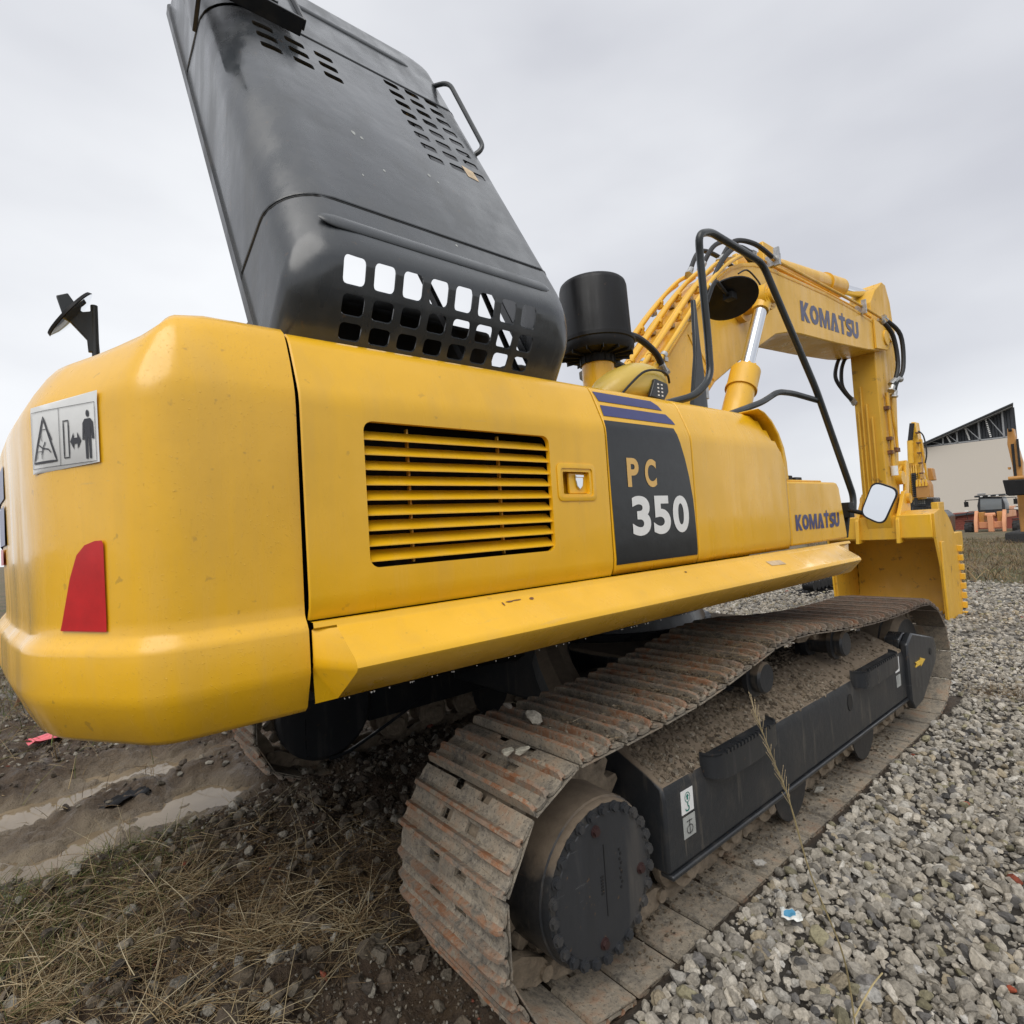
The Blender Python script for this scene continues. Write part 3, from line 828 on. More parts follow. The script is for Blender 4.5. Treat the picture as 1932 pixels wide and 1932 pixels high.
# face frame on the rounded corner facet of the counterweight
fa, fb = Vector((0.14, 1.385, 0)), Vector((-0.065, 1.700, 0))
ft = (fb - fa).normalized(); fn = Vector((-ft.y, ft.x, 0))
if fn.dot(Vector((0, 0, 0)) - fa) < 0: fn = -fn
def on_facet(u, v, h): # u metres from the corner backwards, v height
    ins = 0.018
    for (z0, i0), (z1, i1) in zip(prof[:-1], prof[1:]):
        if z0 <= v <= z1: ins = i0 + (i1 - i0) * (v - z0) / (z1 - z0)
    q = fa + ft * u; best = None
    for k in range(nn - 1):
        a_, b_ = fine[k], fine[k + 1]; d_ = b_ - a_; t_ = max(0.0, min(1.0, (q - a_).dot(d_) / max(1e-9, d_.length_squared))); c_ = a_ + d_ * t_; r_ = (c_ - q).length
        if best is None or r_ < best[0]: best = (r_, c_, (normals[k] * (1 - t_) + normals[k + 1] * t_).normalized())
    q = best[1] - best[2] * (0.003 - ins + h); return (q.x, q.y, v)
def facet_poly(poly, h, mat, name, parent, th=0.002):
    h += 0.0015
    mb = MB(); zs = [p_[1] for p_ in poly]; rows = sorted(set([min(zs), max(zs)] + [z for z, _ in prof if min(zs) < z < max(zs)] + [z for z in zs]))
    us = []
    for z in rows:      # left and right limit of the outline at this height
        xs_ = []
        for k in range(len(poly)):
            (a0, b0), (a1, b1) = poly[k], poly[(k + 1) % len(poly)]
            if min(b0, b1) - 1e-9 <= z <= max(b0, b1) + 1e-9:
                if abs(b1 - b0) < 1e-9: xs_ += [a0, a1]
                else: xs_.append(a0 + (a1 - a0) * (z - b0) / (b1 - b0))
        us.append((min(xs_), max(xs_)))
    nc = 9
    for z, (a, b) in zip(rows, us): mb.v += [on_facet(a + (b - a) * c / (nc - 1), z, h) for c in range(nc)]
    for k in range(len(rows) - 1):
        for c in range(nc - 1): mb.f.append((nc * k + c, nc * k + c + 1, nc * (k + 1) + c + 1, nc * (k + 1) + c)); mb.m.append(0)
    return put(name, mb, mat, parent, smooth=40)
# warning plate with pictograms: u .115 (right edge) to .345 (left edge)
U0, U1, V0, V1 = 0.135, 0.360, 1.806, 1.962
wp = facet_poly([(U1, V0), (U0, V0 + 0.008), (U0, V1 + 0.012), (U1, V1)], 0.003, M['decal_white'], 'warning_sticker', cwo)
wp['label'] = 'white warning sticker with a triangle and a person pictogram'
def su(a): return U1 + (U0 - U1) * a
def sv(b): return V0 + 0.004 + (V1 - V0 - 0.012) * b
ink = MB()
def ipoly(poly, h=0.0062): ink.add([on_facet(su(a), sv(b), h) for a, b in poly], [tuple(range(len(poly)))])
def iline(path, w, closed=False, h=0.0062):
    asp = (V1 - V0) / (U0 - U1) * -1
    pp = list(path) + ([path[0]] if closed else []); dn = []
    for (a0, b0), (a1, b1) in zip(pp[:-1], pp[1:]):
        k = max(1, int(max(abs(a1 - a0), abs(b1 - b0)) / 0.07)); dn += [(a0 + (a1 - a0) * i / k, b0 + (b1 - b0) * i / k) for i in range(k)]
    if not closed: dn.append(pp[-1])
    for q in ribbon([(a / asp, b) for a, b in dn], w, closed): ink.add([on_facet(su(a * asp), sv(b), h) for a, b in q], [(0, 1, 2, 3)])
iline([(.03, .05), (.97, .05), (.97, .96), (.03, .96)], .008, True)
iline([(.47, .05), (.47, .96)], .008)
iline([(.06, .14), (.42, .14), (.24, .86)], .035, True)
iline([(.12, .20), (.12, .32), (.20, .32), (.20, .20)], .012)
iline([(.20, .48), (.20, .66), (.30, .66), (.36, .48)], .012)
iline([(.14, .44), (.22, .36), (.30, .34), (.34, .28)], .02)
iline([(.20, .26), (.22, .36), (.26, .46)], .02)
iline([(.53, .16), (.60, .16), (.60, .74), (.53, .74)], .022, True)
ipoly([(.62, .40), (.67, .54), (.67, .45), (.72, .45), (.72, .54), (.77, .40), (.72, .27), (.72, .36), (.67, .36), (.67, .27)])
ipoly([(.79, .40), (.80, .66), (.83, .72), (.91, .72), (.94, .66), (.95, .40), (.92, .40), (.91, .62), (.905, .10), (.88, .10), (.875, .42), (.865, .42), (.86, .10), (.83, .10), (.825, .62), (.815, .40)])
ipoly([(.87 + .022 * math.cos(t), .80 + .055 * math.sin(t)) for t in [2 * PI * i / 12 for i in range(12)]])
put('pictogram', ink, M['decal_ink'], wp, smooth=None)
rd = facet_poly([(0.284, 1.443), (0.141, 1.440), (0.139, 1.54), (0.137, 1.632), (0.141, 1.641), (0.163, 1.641), (0.195, 1.633), (0.221, 1.612), (0.246, 1.560)], 0.003, M['red'], 'reflector', cwo)
rd['label'] = 'red tapering reflective sticker low on the rear corner'
# seams: thin moulded weld specks and lifting pin hole
mb = MB()
for z_ in (2.085, 2.075): mb.cyl((0.215, 1.4165 + (2.0 - z_) * 0.0, z_ - 0.06), (0.215, 1.43, z_ - 0.06), 0.0035, n=8)
put('bolt_hole', mb, M['rust'], cwo)
# rear face lettering seen at a grazing angle
def on_rear(y, z, h):
    # follow the rear curve
    for a, b in zip(full[:-1], full[1:]):
        if a.y <= y <= b.y and abs(b.y - a.y) > 1e-6:
            t = (y - a.y) / (b.y - a.y); x = a.x + (b.x - a.x) * t; return (x + 0.0175 - h - 0.002, y, z)
    return (-0.178, y, z)
mbk = MB(); mbr = MB()
for (y0, y1, z0, z1, mm) in ((2.25, 3.5, 1.80, 1.90, mbk), (2.25, 3.5, 1.66, 1.78, mbk), (2.35, 3.4, 1.60, 1.65, mbr)):
    k = 10
    for i in range(k):
        a, b = y0 + (y1 - y0) * i / k, y0 + (y1 - y0) * (i + 1) / k
        mm.add([on_rear(a, z0, .004), on_rear(b, z0, .004), on_rear(b, z1, .004), on_rear(a, z1, .004)], [(0, 1, 2, 3)])
put('rear_stripe', mbk, M['navy'], cwo, smooth=None); put('rear_stripe', mbr, M['red'], cwo, smooth=None)

# ---- house side panels: one section swept along X
SEC = [(1.414, 1.402), (1.445, 1.389), (1.475, 1.385), (1.62, 1.385), (1.80, 1.385), (1.955, 1.385), (1.985, 1.388), (2.01, 1.396), (2.07, 1.420), (2.125, 1.443), (2.150, 1.458), (2.166, 1.480), (2.174, 1.515), (2.176, 1.60)]   # (z, y)
def side_y(z):
    for (z0, y0), (z1, y1) in zip(SEC[:-1], SEC[1:]):
        if z0 <= z <= z1: return y0 + (y1 - y0) * (z - z0) / (z1 - z0)
    return 1.385
def side_n(z):
    for (z0, y0), (z1, y1) in zip(SEC[:-1], SEC[1:]):
        if z0 <= z <= z1:
            d = Vector((0, y1 - y0, z1 - z0)).normalized(); return Vector((0, -d.z, d.y))
    return Vector((0, -1, 0))
def on_side(x, z, h):
    n_ = side_n(z); return (x, side_y(z) + n_.y * h, z + n_.z * h)

def panel(name, x0, x1, parent, mat, cuts=None, hole=None, edge=0.004):
    """sheet metal panel: section with the edges turned in"""
    xs = [x0, x0 + edge] + list(np.linspace(x0 + 0.03, x1 - 0.03, 5)) + [x1 - edge, x1]
    mb = MB(); vs = []; ns = len(SEC)
    for i, x in enumerate(xs):
        ins = 0.004 if i in (0, len(xs) - 1) else 0.0
        for (z, y) in SEC:
            n_ = side_n(z); vs.append((x, y - n_.y * ins, z - n_.z * ins))
    for i in range(len(xs) - 1):
        for k in range(ns - 1):
            mb.f.append((i * ns + k, (i + 1) * ns + k, (i + 1) * ns + k + 1, i * ns + k + 1)); mb.m.append(0)
    mb.v = vs
    o = put(name, mb, mat, parent, smooth=32)
    s = o.modifiers.new('thick', 'SOLIDIFY'); s.thickness = 0.018; s.offset = -1
    return o

def bake(o):
    dg = bpy.context.evaluated_depsgraph_get()
    me = bpy.data.meshes.new_from_object(o.evaluated_get(dg))
    old = o.data; o.modifiers.clear(); o.data = me; bpy.data.meshes.remove(old)

def cut(o, mb, shade=32):
    me = mb.mesh('cutter', [M['dark']], Vector((0, 0, 0)), None)
    bm = bmesh.new(); bm.from_mesh(me); bmesh.ops.recalc_face_normals(bm, faces=bm.faces); bm.to_mesh(me); bm.free()
    c = bpy.data.objects.new('cutter', me); C.objects.link(c)
    b = o.modifiers.new('cut', 'BOOLEAN'); b.operation = 'DIFFERENCE'; b.solver = 'EXACT'; b.object = c
    bpy.context.view_layer.update()
    bake(o)
    bpy.data.objects.remove(c)
    o.data.polygons.foreach_set('use_smooth', [True] * len(o.data.polygons))
    o.data.set_sharp_from_angle(angle=math.radians(shade))

door = panel('engine_door', 0.476, 1.629, ex, M['yellow'])
# make normals face outwards so that solidify grows inwards
def outward(o, d=Vector((0, -1, 0.3))):
    bm = bmesh.new(); bm.from_mesh(o.data)
    if sum((f.normal.dot(d) * f.calc_area() for f in bm.faces)) < 0: bmesh.ops.reverse_faces(bm, faces=bm.faces)
    bm.to_mesh(o.data); bm.free()
outward(door)
cutmb = MB()
cutmb.prism(rrect(0.642, 1.328, 1.530, 1.928, 0.028, 5), 1.30, 1.46, 'y')
cutmb.prism(rrect(1.385, 1.522, 1.726, 1.806, 0.006, 3), 1.30, 1.46, 'y')
cut(door, cutmb)
door['label'] = 'yellow engine side door with a louvred opening'
# louvre slats
sl = MB()
prof_s = [(0.0, 0.0), (0.0, 0.0030), (0.034, 0.0265), (0.042, 0.0275), (0.042, 0.0260), (0.035, 0.0250), (0.0045, 0.0025), (0.0045, 0.0)]   # (y inwards, z)
sl.prism([(1.392 + a, b * 1.16) for a, b in prof_s], 0.640, 1.331, 'x')
slm = sl.mesh('louver_slat', [M['yellow']], Vector((0.985, 1.39, 0)), 40)
for i in range(9):
    z = 1.546 + i * 0.0415
    inst('louver_slat', slm, Matrix.Translation((0.985, 1.39, z)) @ Euler((0, rnd.uniform(-.001, .001), 0)).to_matrix().to_4x4(), door)
# light vertical stays behind the slats
mb = MB()
for x in (0.80, 1.14): mb = MB(); mb.box(x, x + 0.006, 1.437, 1.449, 1.535, 1.925); put('louver_stay', mb, M['yellow'], door)
# latch
mb = MB(); mb.prism(rrect(1.356, 1.552, 1.700, 1.836, 0.02, 4), 1.381, 1.3845, 'y')
rim_ = put('latch_surround', mb, M['yellow'], door, bevel=0.0015)
cm_ = MB(); cm_.prism(rrect(1.372, 1.536, 1.716, 1.818, 0.012, 4), 1.37, 1.42, 'y'); cut(rim_, cm_)
mb = MB(); mb.box(1.43, 1.524, 1.400, 1.412, 1.728, 1.804)
put('latch_plate', mb, M['yellow'], door, bevel=0.003)
mb = MB(); mb.box(1.38, 1.53, 1.430, 1.436, 1.722, 1.81); put('latch_recess', mb, M['yellow'], door)
mb = MB(); mb.prism([(1.459, 1.795), (1.459, 1.775), (1.463, 1.755), (1.478, 1.742), (1.493, 1.755), (1.497, 1.775), (1.497, 1.795)], 1.392, 1.400, 'y')
mb.box(1.457, 1.499, 1.389, 1.393, 1.786, 1.797)
put('lock', mb, M['chrome'], door, bevel=0.002)

p350 = panel('decal_panel', 1.634, 2.208, ex, M['yellow']); outward(p350)
p350['label'] = 'yellow side panel carrying the black PC 350 decal'
def side_sheet(poly_rows, h, mat, name, parent):
    """rows of (z, xleft, xright) following the side surface"""
    mb = MB()
    for (z, a, b) in poly_rows: mb.v += [on_side(a, z, h), on_side(b, z, h)]
    for i in range(len(poly_rows) - 1): mb.f.append((2 * i, 2 * i + 1, 2 * i + 3, 2 * i + 2)); mb.m.append(0)
    return put(name, mb, mat, parent, smooth=40)
rows = [(1.452, 1.643, 2.196), (1.475, 1.643, 2.197), (1.55, 1.641, 2.197), (1.62, 1.640, 2.195), (1.70, 1.638, 2.190), (1.80, 1.636, 2.172), (1.88, 1.635, 2.150), (1.95, 1.635, 2.122), (1.985, 1.636, 2.108), (1.998, 1.637, 2.102), (2.012, 1.638, 2.098)]
bk = side_sheet(rows, 0.0022, M['decal_black'], 'model_decal', p350)
side_sheet([(2.032, 1.648, 2.125), (2.05, 1.650, 2.115), (2.078, 1.652, 2.085)], 0.0022, M['navy'], 'blue_stripe', p350)
side_sheet([(2.096, 1.655, 2.072), (2.118, 1.648, 2.055), (2.137, 1.642, 2.02)], 0.0022, M['navy'], 'blue_stripe', p350)
letters('PC', on_side, 1.740, 1.930, 1.752, 1.868, M['decal_gold'], p350, 'gold_letter', w=0.26, gap=0.32, depth=0.0038)
letters('350', on_side, 1.752, 2.145, 1.556, 1.716, M['decal_white'], p350, 'white_digit', w=0.235, gap=0.10, depth=0.0038)

tank = MB()
# fuel tank cover: same section, front corner rolled over
xs = [2.213, 2.219, 2.35, 2.5, 2.65, 2.8, 2.86, 2.92, 2.97, 3.01, 3.05, 3.085, 3.11, 3.127]
def front_drop(x, z):
    # the top front corner rolls down towards the tool box
    t = max(0.0, (x - 2.82) / (3.127 - 2.82)); lim = 2.176 - 0.33 * t ** 2.6 * 1.0
    return min(z, lim)
vs = []; ns = len(SEC)
for i, x in enumerate(xs):
    for (z, y) in SEC:
        ins = 0.004 if i == 0 else 0.0
        n_ = side_n(z); zz = front_drop(x, z)
        yy = y if zz == z else max(side_y(zz), y - (z - zz) * 0.0)
        vs.append((x, yy - n_.y * ins, zz - n_.z * ins))
for i in range(len(xs) - 1):
    for k in range(ns - 1):
        tank.f.append((i * ns + k, (i + 1) * ns + k, (i + 1) * ns + k + 1, i * ns + k + 1)); tank.m.append(0)
tank.v = vs
tk = put('fuel_tank_cover', tank, M['yellow'], ex, smooth=32); outward(tk)
s = tk.modifiers.new('thick', 'SOLIDIFY'); s.thickness = 0.018; s.offset = -1
# raised front cowl lip seen at the end of the tank
mb = MB()
lip = [(3.131, 1.80), (3.175, 1.80), (3.170, 1.90), (3.15, 1.98), (3.10, 2.06), (3.03, 2.125), (2.95, 2.165), (2.88, 2.178), (2.88, 2.168), (2.95, 2.152), (3.02, 2.11), (3.085, 2.045), (3.12, 1.97), (3.131, 1.90)]
mb.prism(lip, 1.392, 2.2, 'y')
put('cowl_lip', mb, M['yellow'], ex, bevel=0.006)
tb_poly = [(3.135, 1.428), (3.925, 1.428), (3.93, 1.46), (3.86, 1.755), (3.83, 1.785), (3.80, 1.79), (3.135, 1.79)]
mb = MB(); mb.prism(tb_poly, 1.386, 2.05, 'y')
tb_ = put('tool_box', mb, M['yellow'], ex, bevel=0.012, seg=3)
mb = MB(); mb.box(3.14, 3.66, 1.41, 1.98, 1.7905, 1.803); put('tool_box_lid', mb, M['yellow'], tb_, bevel=0.006)
mb = MB(); mb.box(3.30, 3.38, 1.46, 1.52, 1.804, 1.835); mb.box(3.44, 3.53, 1.47, 1.55, 1.804, 1.828); put('lid_catch', mb, M['plastic'], tb_, bevel=0.005)
letters('KOMATSU', lambda a, b, h: (a, 1.386 - h, b), 3.195, 3.815, 1.510, 1.600, M['navy'], tb_, w=0.25, gap=0.05)

# deck skirt beam
def skirt_sec(s_):   # s_ 1 full, 0 flat
    yr = 1.385 - 0.132 * s_
    return [(1.392, 1.411), (1.374, 1.411), (1.370, 1.398), (1.385 - 0.020 * s_, 1.392), (yr + 0.012 * s_, 1.327), (yr + 0.003, 1.316), (yr, 1.306), (yr + 0.006, 1.296), (1.385, 1.212), (1.395, 1.210)]
mb = MB()
xs = [(0.478, 0.0), (0.535, 1.0), (1.0, 1.0), (2.0, 1.0), (3.0, 1.0), (3.735, 1.0), (3.925, 0.0)]
ns = 10
for x, s_ in xs:
    for (y, z) in skirt_sec(s_): mb.v.append((x, y, z))
for i in range(len(xs) - 1):
    for k in range(ns - 1): mb.f.append((i * ns + k, (i + 1) * ns + k, (i + 1) * ns + k + 1, i * ns + k + 1)); mb.m.append(0)
sk = put('deck_skirt', mb, M['yellow'], ex, smooth=28)
# tiny water drops on the lower lip
mb = MB()
for i in range(60):
    x = 0.55 + 3.2 * rnd.random(); r = rnd.uniform(0.0012, 0.0025)
    mb.lathe((x, 1.3855 - 0.004, 1.2085), (0, 0, -1), [(-.001, r), (0.001, r), (r * 1.4, r * .5), (r * 1.8, 0.0)], n=6)
put('water_drops', mb, M['lens'], sk)['kind'] = 'stuff'
mb = MB(); mb.box(2.335, 2.40, 1.2885, 1.2895, 1.349, 1.377, mat=None)
# chipped paint marks on the skirt
def on_skirt(x, t):    # t 0 top .. 1 ridge of the sloping face
    y0, z0, y1, z1 = 1.366, 1.391, 1.264, 1.326
    return (x, y0 + (y1 - y0) * t - 0.0015, z0 + (z1 - z0) * t + 0.0025)
mb = MB()
for (x, t, w, h_) in ((1.085, .10, .020, .035), (1.115, .09, .026, .03), (1.175, .12, .012, .06), (1.055, .14, .004, .10), (2.05, .08, .01, .05)):
    k = 7; poly = [on_skirt(x + w * math.cos(6.28 * i / k) * rnd.uniform(.6, 1), t + h_ * math.sin(6.28 * i / k) * rnd.uniform(.6, 1)) for i in range(k)]
    mb.add(poly, [tuple(range(k))])
put('paint_chip', mb, M['rust'], sk, smooth=None)
mb = MB(); mb.add([on_skirt(2.72, .25), on_skirt(2.86, .30), on_skirt(2.86, .62), on_skirt(2.72, .55)], [(0, 1, 2, 3)])
put('service_sticker', mb, M['label'], sk, smooth=None)

# underbody: deck, revolving frame, swing ring
mb = MB(); mb.box(0.50, 3.90, 1.42, 4.34, 1.215, 1.26); mb.box(0.56, 3.85, 1.75, 1.9, 1.12, 1.215); mb.box(0.52, 0.56, 1.45, 4.3, 1.2, 2.1)
for y in (2.35, 3.25): mb.box(0.3, 4.6, y, y + 0.14, 0.98, 1.215)
put('revolving_frame', mb, M['dark'], ex, bevel=0.01)
mb = MB(); mb.box(0.56, 3.1, 1.62, 4.30, 1.26, 2.12); put('engine_bay', mb, M['dark'], ex)
mb = MB(); mb.box(0.62, 1.60, 2.0, 2.9, 2.13, 2.55); mb.cyl((0.75, 2.3, 2.6), (1.5, 2.3, 2.6), .11, n=16); put('muffler', mb, M['dark'], ex, bevel=.03)
mb = MB(); mb.lathe((3.26, 2.88, 0.86), (0, 0, 1), [(0, 0.74), (0.05, 0.76), (0.05, 0.72), (0.12, 0.70), (0.12, 0.67), (0.17, 0.67)], n=48)
put('swing_ring', mb, M['black'], ex)
mb = MB()
mb.prism([(2.45, 0.45), (4.05, 0.45), (4.05, 0.86), (2.45, 0.86)], 1.9, 3.86, 'y')
mb.tube([(1.9, 3.9, 0.62), (2.3, 3.2, 0.8), (2.7, 2.9, 0.84)], 0.12); mb.tube([(1.9, 1.86, 0.62), (2.3, 2.5, 0.8), (2.7, 2.8, 0.84)], 0.12)
put('centre_frame', mb, M['mud_black'], ex, bevel=0.02)

# roof of the engine room (yellow, hidden edge) and walkway parts
mb = MB(); mb.box(0.474, 0.62, 1.62, 4.2, 2.13, 2.17); mb.box(1.64, 2.95, 1.60, 2.25, 2.150, 2.172)
put('roof_panel', mb, M['yellow'], ex)
mb = MB(); mb.box(1.66, 2.25, 2.95, 3.05, 2.36, 2.40); mb.box(1.66, 2.3, 3.05, 4.2, 2.17, 2.36, 1)
put('far_guard', mb, [M['yellow'], M['dark']], ex)

# ---- raised hood, in its own frame
P1 = Vector((0.47, 1.852, 2.473)); th = math.radians(31.3)
HV = Vector((0, math.sin(th), math.cos(th))); HN = Vector((0, -math.cos(th), math.sin(th)))
def H(L, d, s): return P1 + Vector((1, 0, 0)) * L + HN * d + HV * s
SL, SH, LL = -0.445, 2.07, 1.115
RD = 0.135
def hood_ring(d, grow=0.0):
    """rounded rectangle of the hood at depth d (0 = open rim, .335 = crown); returns (L, s) pairs"""
    D = 0.335
    if d <= D - RD: i = 0.0
    else: t = min(1.0, (d - (D - RD)) / RD); i = RD * (1 - math.sqrt(max(0.0, 1 - t * t)))
    draft = 0.03 * d / D
    lo = SL + 0.13 * min(1, d / 0.28) + i * 0.85
    return rrect(i * 1.25 + draft - grow, LL + 0.045 - i * 0.60 - draft + grow, lo - grow, SH - i - draft + grow, 0.075 + i * 0.45, 6)
hm = MB(); depths = [0.0, 0.05, 0.12, 0.20, 0.22, 0.245, 0.27, 0.29, 0.305, 0.317, 0.326, 0.332, 0.335]
k_ = 28
for d in depths:
    for (L_, s_) in hood_ring(d): hm.v.append(tuple(H(L_ * (1 + 0.065 * s_), d, s_)))
for r in range(len(depths) - 1):
    for i in range(k_): hm.f.append((r * k_ + i, r * k_ + (i + 1) % k_, (r + 1) * k_ + (i + 1) % k_, (r + 1) * k_ + i)); hm.m.append(0)
hm.f.append(tuple((len(depths) - 1) * k_ + i for i in range(k_))); hm.m.append(0)
hood = put('hood', hm, M['hood'], ex, smooth=40)
hood['label'] = 'black engine hood standing open with rows of square vent holes'
outward(hood, HN)
s = hood.modifiers.new('thick', 'SOLIDIFY'); s.thickness = 0.006; s.offset = -1
bpy.context.view_layer.update(); bake(hood)
cm = MB()
def hcut(L0, L1, s0, s1, d0, d1, r=0.012):
    poly = rrect(L0, L1, s0, s1, r, 3); n = len(poly)
    cm.add([H(a, d0, b) for a, b in poly] + [H(a, d1, b) for a, b in poly], [tuple(range(n - 1, -1, -1)), tuple(range(n, 2 * n))] + [(i, (i + 1) % n, n + (i + 1) % n, n + i) for i in range(n)])
for c_i in range(3):
    for r_i in range(3):
        L0 = 0.172 + c_i * 0.122; s1 = 1.232 - r_i * 0.092; hcut(L0, L0 + 0.080, s1 - 0.048, s1, 0.28, 0.40)
for c_i in range(3):
    for r_i in range(8):
        L0 = 0.765 + c_i * 0.114; s1 = 1.322 - r_i * 0.094 + c_i * 0.012; hcut(L0, L0 + 0.076, s1 - 0.048, s1, 0.28, 0.40)
for c_i in range(8):        # end face with three rows of squares
    for r_i, (d0, d1) in enumerate(((0.268, 0.330), (0.195, 0.250), (0.128, 0.177))):
        L0 = 0.172 + c_i * 0.0945 + r_i * 0.004
        poly = rrect(L0, L0 + 0.068, d0, d1, 0.014, 4); n = len(poly)
        sc = -0.36 + 0.10 * (d0 - 0.17) / 0.1 * 0.35
        cm.add([H(a, b, SL - 0.08) for a, b in poly] + [H(a, b - 0.02, -0.16) for a, b in poly], [tuple(range(n - 1, -1, -1)), tuple(range(n, 2 * n))] + [(i, (i + 1) % n, n + (i + 1) % n, n + i) for i in range(n)])
for c_i in range(8):
    L0 = 0.14 + c_i * 0.112
    poly = rrect(L0, L0 + 0.076, 0.235, 0.31, 0.012, 3); n = len(poly)
    cm.add([H(a, b, 1.80) for a, b in poly] + [H(a, b, 2.1) for a, b in poly], [tuple(range(n - 1, -1, -1)), tuple(range(n, 2 * n))] + [(i, (i + 1) % n, n + (i + 1) % n, n + i) for i in range(n)])
cut(hood, cm, 40)
# rim seal round the open side
rm = MB(); r1, r2 = hood_ring(0.0, 0.008), hood_ring(0.0, -0.010); n = len(r1)
for d in (-0.020, 0.014):
    rm.v += [tuple(H(a * (1 + 0.065 * b), d, b)) for a, b in r1]
for d in (0.014, -0.020):
    rm.v += [tuple(H(a * (1 + 0.065 * b), d, b)) for a, b in r2]
for q in range(4):
    for i in range(n): rm.f.append((q * n + i, q * n + (i + 1) % n, ((q + 1) % 4) * n + (i + 1) % n, ((q + 1) % 4) * n + i)); rm.m.append(0)
put('hood_rim', rm, M['black'], hood, smooth=40)
def hood_contour(s, h=0.0):
    out = []
    dl = [0.0, 0.06, 0.12, 0.18] + [0.2, 0.225, 0.25, 0.27, 0.29, 0.305, 0.318, 0.328, 0.335]
    for d in dl:
        D = 0.335; i = 0 if d <= D - RD else RD * (1 - math.sqrt(max(0, 1 - ((d - (D - RD)) / RD) ** 2)))
        out.append((i * 1.25 + 0.03 * d / D - h, d + h * (d / D)))
    left = out
    rightp = [(LL + 0.045 - (a - 0.03 * d / 0.335 + h) / 1.25 * 0.62 - 0.03 * d / 0.335 + h, d) for a, d in left][::-1]
    q = 1 + 0.065 * s
    return [H(a * q, d, s) for a, d in left] + [H(LL * k / 10 * q, 0.335 + h, s) for k in range(3, 9)] + [H(a * q, d, s) for a, d in rightp]
for s_ in (0.0, 1.355):
    mb = MB(); mb.tube(hood_contour(s_, 0.000), 0.0042, n=6, smooth=1); put('hood_seam', mb, M['hood'], hood)
    mb = MB(); mb.tube(hood_contour(s_ - 0.010, -0.001), 0.0032, n=6, smooth=1); put('hood_seam_gap', mb, M['dark'], hood)
# pressed ribs
for (L0, L1, s_, w_) in ((0.12, 1.02, -0.135, 0.030), (0.12, 1.04, 1.73, 0.026)):
    mb = MB(); nn_ = 10; secs = []
    Ls = [L0, L0 + .008, L0 + .025, L0 + .05, (L0 + L1) / 2, L1 - .05, L1 - .025, L1 - .008, L1]; sc_ = [0.05, .45, .8, 1, 1, 1, .8, .45, .05]
    for L_, k in zip(Ls, sc_):
        for j in range(nn_):
            a = PI * j / (nn_ - 1); mb.v.append(tuple(H(L_, 0.3345 + 0.010 * k * math.sin(a), s_ + w_ * k * math.cos(a))))
    for i in range(len(Ls) - 1):
        for j in range(nn_ - 1): mb.f.append((i * nn_ + j, i * nn_ + j + 1, (i + 1) * nn_ + j + 1, (i + 1) * nn_ + j)); mb.m.append(0)
    put('hood_rib', mb, M['hood'], hood, smooth=60)
# handle on the far edge, stays, inner frame seen through the holes
mb = MB(); mb.tube([H(1.13, 0.27, 1.70), H(1.20, 0.40, 1.57), H(1.20, 0.355, 0.98), H(1.11, 0.27, 0.96)], 0.012, n=10, corner=0.06)
put('hood_handle', mb, M['rail'], hood)
mb = MB()
mb.tube([H(1.0, 0.02, -0.35), H(1.02, 0.10, 0.7)], 0.012); put('gas_strut', mb, M['dark'], hood)
for L_ in (0.12, 0.75): mb = MB(); mb.tube([H(L_, 0.02, SL + .02), H(L_, 0.02, SH - .02)], 0.018, n=4); put('hood_stay', mb, M['dark'], hood)
mb = MB(); mb.tube([H(0.05, 0.05, 0.45), H(LL - .05, 0.05, 0.45)], 0.02, n=4); put('hood_stay', mb, M['dark'], hood)
# bracket tray bolted near the raised end
mb = MB()
def hbox(L0, L1, d0, d1, s0, s1, mi=0):
    vs = [H(a, b, c) for c in (s0, s1) for (a, b) in ((L0, d0), (L1, d0), (L1, d1), (L0, d1))]
    mb.add(vs, [(3, 2, 1, 0), (4, 5, 6, 7), (0, 1, 5, 4), (1, 2, 6, 5), (2, 3, 7, 6), (3, 0, 4, 7)], mi)
hbox(0.05, 0.365, 0.385, 0.395, 1.27, 1.69, 1)
hbox(0.0, 0.365, 0.350, 0.415, 1.255, 1.27); hbox(0.365, 0.375, 0.375, 0.415, 1.255, 1.73)
hbox(-0.045, -0.030, 0.26, 0.415, 1.05, 1.69); hbox(-0.03, 0.05, 0.40, 0.415, 1.23, 1.69)
br = put('mounting_bracket', mb, [M['black'], M['hood']], hood, bevel=0.003)
mb = MB(); mb.cyl(H(0.26, 0.395, 1.37), H(0.26, 0.403, 1.37), 0.028, n=14); mb.cyl(H(0.26, 0.403, 1.37), H(0.26, 0.42, 1.37), 0.015, n=6)
put('bracket_bolt', mb, M['hood'], br)
mb = MB(); mb.add([H(0.955, 0.3365, 0.70), H(1.01, 0.3365, 0.68), H(1.01, 0.3365, 0.60), H(0.955, 0.3365, 0.61)], [(0, 1, 2, 3)])
put('paper_label', mb, M['label'], hood, smooth=None)
# scuffs
mb = MB()
for (L_, s_, w_) in ((0.41, 0.55, .014), (0.44, 0.53, .010), (0.36, .23, .006), (0.47, .33, .007), (0.70, .45, .009), (.73, .42, .006), (.63, -.04, .006)):
    mb = MB(); k = 6; mb.add([H(L_ + w_ * math.cos(6.28 * i / k) * rnd.uniform(.4, 1), 0.3357, s_ + 1.6 * w_ * math.sin(6.28 * i / k) * rnd.uniform(.4, 1)) for i in range(k)], [tuple(range(k))])
    put('scuff', mb, M['decal_grey'], hood, smooth=None)

